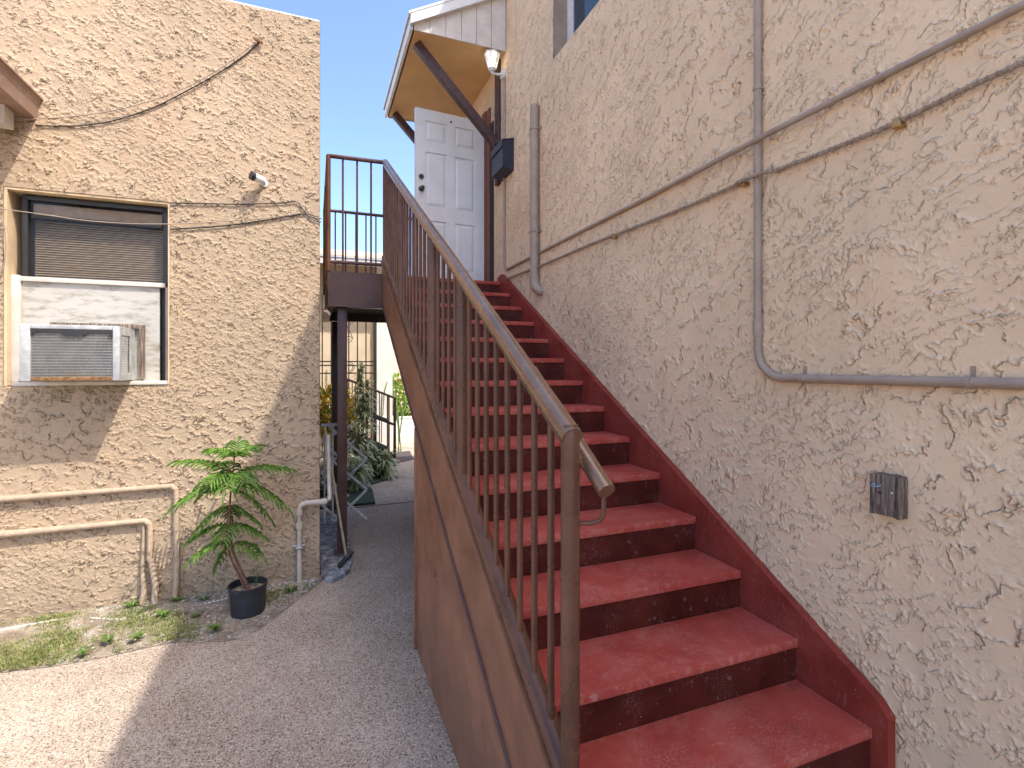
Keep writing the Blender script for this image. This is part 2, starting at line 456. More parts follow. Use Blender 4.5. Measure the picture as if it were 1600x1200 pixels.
def arc(c, r, a0, a1, ex, ey, n=8):
    c = Vector(c); ex = Vector(ex); ey = Vector(ey)
    return [c + ex * r * math.cos(a0 + (a1 - a0) * i / n) + ey * r * math.sin(a0 + (a1 - a0) * i / n) for i in range(n + 1)]
def smooth_path(pts, sub=6):
    pts = [Vector(p) for p in pts]; out = []
    for i in range(len(pts) - 1):
        p0 = pts[max(i - 1, 0)]; p1 = pts[i]; p2 = pts[i + 1]; p3 = pts[min(i + 2, len(pts) - 1)]
        for k in range(sub):
            t = k / sub
            out.append(.5 * ((2 * p1) + (p2 - p0) * t + (2 * p0 - 5 * p1 + 4 * p2 - p3) * t * t + (3 * p1 - p0 - 3 * p2 + p3) * t ** 3))
    out.append(pts[-1]); return out

# ================================================================== measured layout
YW = 4.70                 # street face of the low stucco house
XC = 0.045                # its corner
XR = 1.86                 # inner face of the wall-side stringer
XWALL = 1.905             # face of the two-storey stucco house
XO = 0.62                 # outer face of the open-side stringer
XRAIL = 0.648
Y0, RUN = 1.241, 0.302    # first tread nose
Z0, RISE = H - 1.292, 0.1698
NT_ = 14                  # noses, the last is the landing
YL = Y0 + 13 * RUN; ZL = Z0 + 13 * RISE
YLB = 6.97                # back of the landing
XLL = 0.124               # open end of the landing
SLOPE = RISE / RUN
def nose(y): return Z0 + (y - Y0) * SLOPE

# ================================================================== ground
g = MB(); g.box(-200, 200, -120, 280, -.30, 0)
gr = struct('ground', g, 'concrete', 'pinkish exposed aggregate concrete walkway and yard', 'ground')
jt = MB(); a = onZ(538, 795.5); b = onZ(652, 783)
jt.bar((a.x, a.y, .0035), (b.x, b.y, .0035), .022, .005)
part('expansion_joint', jt, 'dark_metal', gr)

# soil strip along the low house
edge = [onZ(x, y) for x, y in ((-260, 1092), (0, 1052), (70, 1044), (150, 1030), (215, 1016), (270, 1005), (330, 1004), (372, 999), (405, 984), (432, 964), (460, 941), (484, 922), (503, 909))]
edge = smooth_path(edge, 4)
me_v = []; so = MB()
poly = [(p.x, p.y) for p in edge]
cols = 14
vs = []
for i, p in enumerate(poly):
    for k in range(cols + 1):
        t = k / cols
        x = p[0]; y = p[1] + (YW + .02 - p[1]) * t
        z = .004 + .030 * math.sin(min(1, t * 1.4) * math.pi / 2) + .012 * mnoise.noise(Vector((x * 6, y * 6, 0))) * min(1, t * 4)
        vs.append((x, y, z))
n = cols + 1
so.add(vs, [(i * n + k, (i + 1) * n + k, (i + 1) * n + k + 1, i * n + k + 1) for i in range(len(poly) - 1) for k in range(cols)], 0, True)
struct('soil', so, 'soil', 'sandy soil strip along the foot of the low stucco house', 'soil')
def soil_z(y): return .03

# grass and weeds on the strip
def blade(mb, x, y, z, h, lean, ang, wd, mi=0):
    dx, dy = math.cos(ang), math.sin(ang)
    sx, sy = -dy * wd, dx * wd
    mb.add([(x - sx, y - sy, z), (x + sx, y + sy, z), (x + dx * lean * .5 - sx * .7, y + dy * lean * .5 - sy * .7, z + h * .65), (x + dx * lean * .5 + sx * .7, y + dy * lean * .5 + sy * .7, z + h * .65), (x + dx * lean, y + dy * lean, z + h * .9)],
           [(0, 1, 3, 2), (2, 3, 4)], mi)
def edge_y(x):
    for i in range(len(poly) - 1):
        if poly[i][0] <= x <= poly[i + 1][0]:
            t = (x - poly[i][0]) / max(1e-6, poly[i + 1][0] - poly[i][0]); return poly[i][1] + t * (poly[i + 1][1] - poly[i][1])
    return None
gm = MB(); rnd = random.Random(3)
cnt = 0
while cnt < 9000:
    x = rnd.uniform(-2.4, -.05); ey = edge_y(x)
    if ey is None: continue
    y = rnd.uniform(ey + .005, YW - .03)
    t = (y - ey) / (YW - ey)
    dens = mnoise.noise(Vector((x * 2.6, y * 2.6, 3))) + .35 * mnoise.noise(Vector((x * 9, y * 9, 5)))
    thr = .06 + (.30 if x > -.85 else 0) + (.12 if t > .55 else 0) - (.22 if x < -1.45 and t < .6 else 0)
    if dens < thr + .05 + rnd.uniform(-.38, .38): continue
    cnt += 1
    z = .012 + .020 * min(1, t * 2)
    for q in range(2):
        blade(gm, x + rnd.gauss(0, .008), y + rnd.gauss(0, .008), z, rnd.uniform(.008, .026), rnd.uniform(.006, .03), rnd.uniform(0, 6.28), rnd.uniform(.0012, .0028), 0 if rnd.random() < .8 else 1)
tag(link('grass', gm.mesh('grass', ['grass', 'weed'], fix=False)), 'short patchy grass and clover growing on the sandy strip', 'grass', kind='stuff')
pm = MB(); ICO = None
def pebble(mb, x, y, z, r, rn, mi=0):
    bm = bmesh.new(); bmesh.ops.create_icosphere(bm, subdivisions=1, radius=r)
    sx, sy, sz = rn.uniform(.7, 1.3), rn.uniform(.7, 1.3), rn.uniform(.4, .8)
    vs = [(x + v.co.x * sx, y + v.co.y * sy, z + v.co.z * sz) for v in bm.verts]
    bm.verts.index_update()
    mb.add(vs, [tuple(v.index for v in f.verts) for f in bm.faces], mi); bm.free()
for i in range(3200):
    x = rnd.uniform(-1.6, .0) if i % 3 else rnd.uniform(-.9, .03)
    ey = edge_y(x)
    if ey is None: continue
    y = rnd.uniform(ey, YW - .02) if i % 2 else YW - abs(rnd.gauss(0, .06)) - .01
    if y < ey: continue
    pebble(pm, x, y, .012 + .02 * min(1, 2 * (y - ey) / (YW - ey)), rnd.choice((.003, .003, .004, .005, .005, .007, .007, .010, .014)), rnd)
M['pebble'] = plain('pebble', (.33, .30, .26), .9, .6, 30)
tag(link('pebbles', pm.mesh('pebbles', 'pebble', fix=False)), 'loose grey pebbles and crumbs along the house foot', 'pebbles', kind='stuff')

# weeds, each a small rosette
def weed(px, py, r, nl, label, seed, z=.03):
    rn = random.Random(seed); p = onZ(px, py, z)
    mb = MB()
    for i in range(nl):
        a = rn.uniform(0, 6.28); L = r * rn.uniform(.5, 1.1); up = rn.uniform(.3, 1.1) * L
        wv = L * .16
        pts = [Vector((0, 0, 0)), Vector((math.cos(a) * L * .4, math.sin(a) * L * .4, up * .7)), Vector((math.cos(a) * L * .8, math.sin(a) * L * .8, up)), Vector((math.cos(a) * L * 1.1, math.sin(a) * L * 1.1, up * .85))]
        sd = Vector((-math.sin(a), math.cos(a), 0))
        ws = (.3 * wv, wv * .8, wv, .1 * wv)
        vs = []
        for q, w_ in zip(pts, ws): vs += [p + q - sd * w_, p + q + sd * w_]
        mb.add(vs, [(0, 1, 3, 2), (2, 3, 5, 4), (4, 5, 7, 6)])
    t = thing('weed', label, 'weed', p, 'weeds on the soil strip')
    part('leaf_rosette', mb, 'weed', t, fix=False)
    root = MB(); root.tube([p + Vector((0, 0, -.015)), p + Vector((0, 0, .01))], .003, 5)
    part('stem', root, 'weed', t)
for i, (px, py, r, lab) in enumerate((
    (205, 950, .11, 'spreading green weed at the foot of the shorter bent pipe'),
    (255, 965, .09, 'leafy weed just right of the shorter bent pipe'),
    (170, 1003, .08, 'low bright weed on the sunlit edge of the grass patch'),
    (215, 998, .09, 'bushy weed on bare sand between grass and shadow'),
    (335, 985, .10, 'lime green weed in the shade left of the black pot'),
    (305, 965, .06, 'small weed on dark soil between the tall pipe and the pot'),
    (318, 938, .07, 'dark leafed weed against the wall beside the pot'),
    (455, 925, .10, 'dark weed beside the foot of the white drain pipe'),
    (275, 940, .08, 'weed hugging the base of the taller bent pipe'),
    (130, 1022, .07, 'thin weed at the outer rim of the grass patch'))):
    weed(px, py, r * .55, 30, lab, 50 + i)

# worn grey concrete strip beside the house corner
cb = MB()
cp = [(XC + .01, 4.73), (.14, 4.60), (.22, 4.66), (.29, 4.78), (.33, 5.0), (.34, 5.35), (.33, 6.6), (XC + .01, 6.6)]
cb.prism(cp, (-.02, .035), 'z')
struct('curb', cb, 'curb', 'worn grey painted concrete strip at the house corner', 'curb')

# ================================================================== low stucco house
hs = thing('stucco_house', 'low sunlit tan stucco house with air conditioner window', 'house', (-3, 6, 0))
wl, wr = onY(5, 300, YW).x, onY(266, 318, YW).x
wt, wb_ = onY(266, 316, YW).z, onY(266, 601, YW).z
HT = onY(501, 35, YW).z
XW0 = -9.0
def steps(stops, cell):
    out = []
    for a_, b_ in zip(stops, stops[1:]):
        out.append(a_); x = a_
        n_ = 0
        xs = [a_]
        while True:
            c_ = cell(xs[-1]) if callable(cell) else cell
            if xs[-1] + c_ * 1.5 >= b_: break
            xs.append(xs[-1] + c_)
        out += xs[1:]
    out.append(stops[-1]); return out
def sheet(us, vs_, fn, holes, name, mat, parent, flip):
    """dense wall sheet; the plaster relief of its material displaces it"""
    import numpy as np
    U, V = np.meshgrid(np.array(us), np.array(vs_), indexing='ij')
    co = np.stack(fn(U, V), -1).reshape(-1, 3).astype(np.float32)
    nu, nv = len(us), len(vs_)
    uc = (np.array(us)[:-1] + np.array(us)[1:]) / 2; vc = (np.array(vs_)[:-1] + np.array(vs_)[1:]) / 2
    ok = np.ones((nu - 1, nv - 1), bool)
    for (a_, b_, c_, d__) in holes: ok &= ~(((uc > a_) & (uc < b_))[:, None] & ((vc > c_) & (vc < d__))[None, :])
    I, J = np.nonzero(ok); a0 = I * nv + J
    q4 = np.stack([a0, a0 + 1, a0 + nv + 1, a0 + nv] if flip else [a0, a0 + nv, a0 + nv + 1, a0 + 1], -1).astype(np.int32)
    me = bpy.data.meshes.new(name); me.vertices.add(len(co)); me.vertices.foreach_set('co', co.ravel())
    me.loops.add(q4.size); me.loops.foreach_set('vertex_index', q4.ravel())
    me.polygons.add(len(q4)); me.polygons.foreach_set('loop_start', np.arange(len(q4), dtype=np.int32) * 4)
    me.polygons.foreach_set('use_smooth', np.ones(len(q4), bool))
    me.update(calc_edges=True); me.validate(); me.materials.append(M[mat])
    return link(name, me, parent)
ob = np_full = None
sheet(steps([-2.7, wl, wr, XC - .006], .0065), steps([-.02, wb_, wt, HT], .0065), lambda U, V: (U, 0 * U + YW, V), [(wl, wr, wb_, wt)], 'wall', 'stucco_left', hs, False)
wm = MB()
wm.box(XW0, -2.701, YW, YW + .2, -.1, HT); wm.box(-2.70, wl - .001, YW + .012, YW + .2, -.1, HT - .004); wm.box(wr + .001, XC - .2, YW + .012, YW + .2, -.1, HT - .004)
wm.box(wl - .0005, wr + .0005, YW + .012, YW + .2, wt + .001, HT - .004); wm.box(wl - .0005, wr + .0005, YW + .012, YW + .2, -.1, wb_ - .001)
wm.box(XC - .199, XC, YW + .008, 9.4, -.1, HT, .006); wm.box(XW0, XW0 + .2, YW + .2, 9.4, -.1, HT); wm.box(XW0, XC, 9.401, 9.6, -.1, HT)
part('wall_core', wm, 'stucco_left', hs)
rf = MB(); rf.box(XW0 + .01, XC - .01, YW + .01, 9.59, HT - .25, HT - .05)
part('roof', rf, 'cap_white', hs)
cpm = MB(); cpm.box(XW0, XC - .004, YW + .006, YW + .21, HT + .001, HT + .022, .008)
cpm.box(XC - .21, XC - .004, YW + .22, 9.4, HT + .001, HT + .022, .008)
part('parapet_cap', cpm, 'cap_white', hs)
# window
REC = .085
wf = MB()
yf = YW + REC
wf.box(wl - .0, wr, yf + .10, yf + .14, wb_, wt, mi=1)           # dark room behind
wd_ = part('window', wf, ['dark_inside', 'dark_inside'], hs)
rv = MB()
rv.box(wl + .002, wr - .002, YW + .004, yf + .10, wt - .018, wt - .002)
rv.box(wl + .002, wl + .02, YW + .004, yf + .10, wb_ + .002, wt - .02)
rv.box(wr - .016, wr - .002, YW + .004, yf + .10, wb_ + .002, wt - .02)
part('reveal', rv, 'reveal_bounce_tint', wd_)
zm = onY(200, 441, yf).z                                     # meeting rail
fl, fr = wl + .07, wr - .03
fm = MB()
fm.box(fl, fl + .035, yf - .01, yf + .05, zm, wt - .03, .003); fm.box(fr - .035, fr, yf - .01, yf + .05, zm, wt - .03, .003)
fm.box(fl + .035, fr - .035, yf - .01, yf + .05, wt - .062, wt - .03, .003)
fm.box(fl + .05, fr - .05, yf + .005, yf + .045, wt - .19, wt - .165, .003)
part('window_frame', fm, 'dark_metal', wd_)
fm = MB(); fm.box(fl - .01, fr - .02, yf - .02, yf + .03, zm - .03, zm + .004, .004)
part('meeting_rail', fm, 'cap_white', wd_)
fm = MB(); fm.box(fl - .05, fl - .002, yf - .035, yf + .03, wb_ + .03, zm + .01, .004)
part('side_jamb', fm, 'cap_white', wd_)
fm = MB(); fm.box(fr - .018, fr + .005, yf - .02, yf + .02, wb_ + .03, zm - .03, .003)
part('side_track', fm, 'conduit_paint', wd_)
fm = MB(); fm.box(fr - .06, fr - .02, yf + .05, yf + .06, wb_ + .03, zm - .03, .0)
part('gap_liner', fm, 'dark_metal', wd_)
pn = MB(); pn.box(fl + .03, fr - .03, yf + .014, yf + .018, zm, wt - .06)
part('pane', pn, 'glass', wd_)
vb = MB(); vb.box(fl + .05, fr - .05, yf + .035, yf + .075, wt - .16, wt - .075, .004)
part('blind_headrail', vb, 'blind', wd_)
nsl = 24
sl = MB(); sl.box(fl + .05, fr - .045, -.011, .011, -.0012, .0012)
slm = sl.mesh('slat', 'blind')
for i in range(nsl):
    z = wt - .20 - i * (wt - .20 - zm) / nsl
    o = link('slat', slm, wd_, (0, yf + .065, z)); o.rotation_euler = (R(38), 0, 0)
ply = MB(); ply.box(fl, fr - .06, yf + .0, yf + .02, wb_ + .03, zm - .032)
part('plywood_panel', ply, 'plywood', wd_)
sll = MB(); sll.box(wl + .05, wr - .018, YW - .012, yf + .10, wb_ + .002, wb_ + .03, .004)
part('window_sill', sll, 'cap_white', wd_)

# window air conditioner
YA = 4.42; YB = yf - .02
al, ar_ = onY(31, 560, YA).x, onY(186, 560, YA).x
at_, ab = onY(110, 508, YA).z, onY(110, 596, YA).z
ac = thing('air_conditioner', 'rusty white window air conditioner sticking out below the blinds', 'air conditioner', ((al + ar_) / 2, YB, ab))
cs = MB()
cs.box(al, ar_, YA + .02, YB, at_ - .012, at_, .004); cs.box(al, ar_, YA + .02, YB, ab, ab + .012, .003)
cs.box(al, al + .012, YA + .02, YB, ab + .012, at_ - .012); 
for zz in (ab + .012, at_ - .06): cs.box(ar_ - .012, ar_, YA + .02, YB, zz, zz + .048)
cs.box(ar_ - .012, ar_, YA + .02, YA + .06, ab + .06, at_ - .06); cs.box(ar_ - .012, ar_, YB - .10, YB, ab + .06, at_ - .06)
part('case', cs, 'ac_case', ac)
ff = MB()
bw = .055
ff.box(al - .004, al + bw, YA, YA + .022, ab + .004, at_ + .002, .006); ff.box(ar_ - bw * .7, ar_ + .004, YA, YA + .022, ab + .004, at_ + .002, .006)
ff.box(al + bw, ar_ - bw * .7, YA, YA + .022, at_ - .028, at_ + .002, .005)
part('front_frame', ff, 'ac_case', ac)
fd = MB(); xm = (al + ar_) / 2
fd.prism([(al + bw, at_ - .03), (ar_ - .04, at_ - .03), (ar_ - .04, at_ - .085), (ar_ - .075, at_ - .050), (xm + .10, at_ - .050), (xm + .06, at_ - .078), (xm - .03, at_ - .078), (xm - .07, at_ - .050), (al + .09, at_ - .050), (al + bw, at_ - .075)], (YA + .001, YA + .007), 'y')
part('top_handle', fd, 'dark_metal', ac)
co = MB(); co.box(al + bw, ar_ - bw * .7, YA + .014, YA + .06, ab + .03, at_ - .028)
part('coil', co, 'coil', ac)
wires = MB()
for i in range(15): 
    z = ab + .05 + i * (at_ - ab - .11) / 14; wires.tube([(al + bw, YA + .010, z), (ar_ - bw * .7, YA + .010, z)], .0016, 5)
part('wire_guard', wires, 'steel', ac)
bs = MB(); bs.box(al + .05, ar_ - .03, YA + .004, YA + .05, ab + .002, ab + .032, .004)
part('base_pan', bs, 'rust', ac)
lvm = MB(); lvm.box(-.002, .006, YA + .062, YB - .102, -.003, .003); lvm = lvm.mesh('louvre', 'ac_case')
for i in range(14):
    o = link('louvre', lvm, ac, (ar_ - .010, 0, ab + .075 + i * (at_ - ab - .15) / 13))
lvv = MB()
for i in range(5): yy = YA + .08 + i * .025; lvv.box(ar_ - .005, ar_ - .001, yy, yy + .006, ab + .06, at_ - .06)
part('louvre_bars', lvv, 'ac_case', ac)
inn = MB(); inn.box(al + .03, ar_ - .03, YA + .07, YB - .05, ab + .03, at_ - .03)
part('inner_core', inn, 'rust', ac)
wfz = MB()
wfz.box(ar_ + .03, ar_ + .065, yf - .03, yf - .004, ab + .02, at_ + .035, .003); wfz.box(al + .03, ar_ + .028, yf - .03, yf - .004, at_ + .004, at_ + .04, .003)
part('timber_surround', wfz, 'old_wood', ac)

# patio roof edge meeting the low house
e0 = onY(66, 157, YW); e1 = onY(53, 186, YW)
pr = thing('patio_roof', 'brown patio roof edge with gutter meeting the low house', 'patio roof', (e0.x - .8, 3.2, e1.z))
pm_ = MB()
xe = e0.x; zt = e0.z; zb = e1.z
pm_.prism([(xe, zt), (xe - .012, zt - .03), (xe - .03, zb), (xe - .16, zb), (xe - .16, zt - .01)], (1.6, YW - .005), 'y')
part('gutter', pm_, 'brown_trim', pr)
q = MB(); q.prism([(xe - .10, zt + .005), (xe + .008, zt + .0), (xe + .008, zt + .012), (xe - 1.6, zt + .42), (xe - 1.6, zt + .38)], (1.6, YW - .006), 'y')
part('roof_sheet', q, 'brown_trim', pr)
for yy in (3.4, 2.55, 1.75):
    q = MB(); q.prism([(xe - .17, zb - .02), (xe - .17, zt - .03), (xe - 1.6, zt + .33), (xe - 1.6, zt + .20)], (yy, yy + .05), 'y')
    part('rafter', q, 'board_paint', pr)
q = MB(); q.box(xe - 1.6, xe - .125, 4.50, 4.62, zb - .13, zb - .002, .004); part('beam', q, 'board_paint', pr)
q = MB()
for yy in (1.7, 4.5): q.box(xe - 1.6, xe - 1.5, yy, yy + .1, 0, zt + .2)
part('post', q, 'board_paint', pr)

# security camera
p_m = onY(413, 287, YW)
sc = thing('security_camera', 'small white security camera on the low house wall', 'camera', p_m)
q = MB(); q.tube([p_m + Vector((0, .01, 0)), p_m + Vector((0, -.012, 0))], .030, 20); q.tube([p_m + Vector((0, -.01, 0)), p_m + Vector((-.012, -.055, .012))], [.014, .012], 14)
part('mount', q, 'white_paint', sc)
tip = p_m + Vector((-.085, -.10, .022)); bk = p_m + Vector((.005, -.045, .004))
q = MB(); dv = (tip - bk)
q.tube([bk, bk + dv * .06, bk + dv * .3, bk + dv * .75, tip], [.014, .028, .032, .034, .034], 20)
part('body', q, 'white_paint', sc)
q = MB(); q.tube([bk + dv * .78, tip + dv * .06], [.0355, .0355], 20); part('hood', q, 'dark_metal', sc)
q = MB(); q.tube([tip + dv * .05, tip + dv * .075], [.018, .016], 16); part('lens', q, 'navy_metal', sc)

# cables on the low house
def wire(name, pts, r, mat, label, cat, sub=6, n=6):
    mb = MB(); mb.tube(smooth_path(pts, sub), r, n)
    return tag(link(name, mb.mesh(name, mat)), label, cat)
YC = YW - .014
W = lambda x, y, off=.012: onY(x, y, YW - off)
wire('cable', [W(405, 65), W(385, 84), W(345, 112), W(290, 143), W(235, 170), W(180, 188), W(130, 196), W(90, 197), W(55, 196)], .0042, 'dark_metal', 'thick dark cable sagging from the rusty bracket to the patio roof', 'cable')
wire('cable', [W(400, 66, .02), W(350, 103, .025), W(290, 137, .03), W(210, 165, .03), W(130, 180, .03), W(20, 188, .04)], .0035, 'conduit_paint', 'thin pale cable running just above the thick sagging cable', 'cable')
br = MB(); b0 = W(404, 65); br.tube([b0 + Vector((0, .03, 0)), b0 + Vector((0, -.03, 0))], .012, 8); br.bar(b0 + Vector((-.03, -.012, .01)), b0 + Vector((.03, -.012, -.01)), .02, .014)
tag(link('wall_bracket', br.mesh('wall_bracket', 'rust')), 'small rusty bracket holding cables near the parapet', 'bracket')
wire('cable', [W(266, 317), W(320, 318), W(380, 319), W(440, 317), W(463, 315), W(472, 325), W(487, 342), W(502, 347)], .005, 'dark_metal', 'dark cable leaving the window head and bending down at the corner', 'cable')
wire('cable', [W(266, 358), W(340, 354), W(400, 346), W(450, 338), W(480, 334), W(503, 342)], .005, 'dark_metal', 'dark cable dipping below the security camera towards the corner', 'cable')
wire('cable', [W(-30, 322, .05), W(60, 334, .05), W(150, 346, .045), W(262, 350, .02), W(400, 342, .015), W(470, 333)], .0035, 'conduit_paint', 'thin pale cable strung across the window glass', 'cable')
wire('cable', [W(-20, 318, .02), W(2, 340, .03), W(9, 380, .03), W(4, 420, .03), W(-16, 440, .03)], .004, 'conduit_paint', 'looped pale cable hanging beside the window', 'cable')

# stuccoed-over pipes with square bends
def bent(px1, py1, px2, py2, px3, py3, r, label):
    a = onY(px1, py1, YW - .02); b = onY(px2, py2, YW - .02); c = onZ(px3, py3, .0); c.y = YW - .03
    mb = MB(); d = (a - b).normalized()
    path = [a, b + d * .8, b + d * .3, b + d * .03, b - Vector((0, 0, .03)), b - Vector((0, 0, .3)), Vector((b.x + .01, YW - .03, .35)), Vector((c.x, c.y - .01, .15)), Vector((c.x - .01, c.y - .04, -.03))]
    mb.tube(path, [r, r * 1.15, r * .95, r, r * .95, r * 1.0, r * .9, r, r * 1.05], 10)
    return tag(link('wall_pipe', mb.mesh('wall_pipe', 'stucco_pipe')), label, 'pipe')
bent(-150, 792, 275, 759, 279, 936, .021, 'taller tan bent pipe below the window wall')
bent(-150, 850, 234, 813, 240, 952, .023, 'shorter tan bent pipe, lower of the two')
q = MB(); s0 = onZ(226, 955); q.tube([(s0.x - .03, YW - .02, .62), (s0.x - .035, YW - .03, .3), (s0.x - .02, YW - .05, .12), (s0.x - .05, YW - .07, .0)], [.008, .013, .018, .016], 8)
tag(link('stub_pipe', q.mesh('stub_pipe', 'stucco_pipe')), 'short tan stub pipe rising beside the shorter bent pipe', 'pipe')

# white drain pipe at the corner
yd = YW - .055
pA = onY(468, 787, yd); pB = onY(500, 783, yd)
dp = thing('drain_pipe', 'cream plastic drain pipe with elbows at the house corner', 'pipe', (pA.x, yd, 0))
q = MB()
rr = .023
q.tube([(pA.x, yd, -.02)] + [(pA.x, yd, pA.z - .05)] + arc((pA.x + .05, yd, pA.z - .05), .05, math.pi, math.pi / 2, (1, 0, 0), (0, 0, 1), 5) + [(XC + .055, yd, pA.z)], rr, 14)
xq = XC + .075
q.tube([(XC + .05, yd, pA.z), (xq, yd + .03, pA.z + .005), (xq + .004, yd + .08, pA.z + .04), (xq, yd + .12, pA.z + .15), (xq - .006, yd + .14, pA.z + .55)], rr * .8, 14)
part('pipe_run', q, 'white_pvc', dp)
for zz in (pA.z - .07, pA.z - .18):
    q = MB(); q.tube([(pA.x, yd, zz - .025), (pA.x, yd, zz + .025)], rr + .005, 14); part('coupling', q, 'white_pvc', dp)
q = MB(); q.tube([(XC + .01, yd, pA.z), (XC + .05, yd, pA.z)], rr + .005, 14); part('coupling', q, 'white_pvc', dp)
q = MB(); zz = onY(467, 855, yd).z; q.box(pA.x - .055, pA.x + .05, YW - .03, YW - .002, zz - .012, zz + .012, .002); q.box(pA.x - .028, pA.x + .028, yd - .03, YW - .03, zz - .01, zz + .01, .002)
part('clamp', q, 'steel', dp)

# perforated white edging lying on the soil
q = MB()
path = [onZ(-40, 992, .03), onZ(60, 974, .035), onZ(120, 966, .03), onZ(200, 968, .028), onZ(270, 955, .028), onZ(350, 937, .03), onZ(420, 924, .03), onZ(452, 916, .03)]
path = smooth_path(path, 12)
q.tube(path, .009, 8)
eo = link('perforated_edging', q.mesh('perforated_edging', 'cap_white')); tag(eo, 'long pale perforated edging strip lying along the wall foot', 'edging')
q = MB()
for i in range(30, len(path) - 1, 1):
    p = path[i]; d = (path[i + 1] - path[i]).normalized(); u = Vector((0, -.6, .8))
    q.tube([p + u * .006, p + u * .0105], .0045, 6)
part('hole', q, 'dark_metal', eo)
eo.children[0]['kind'] = 'stuff'

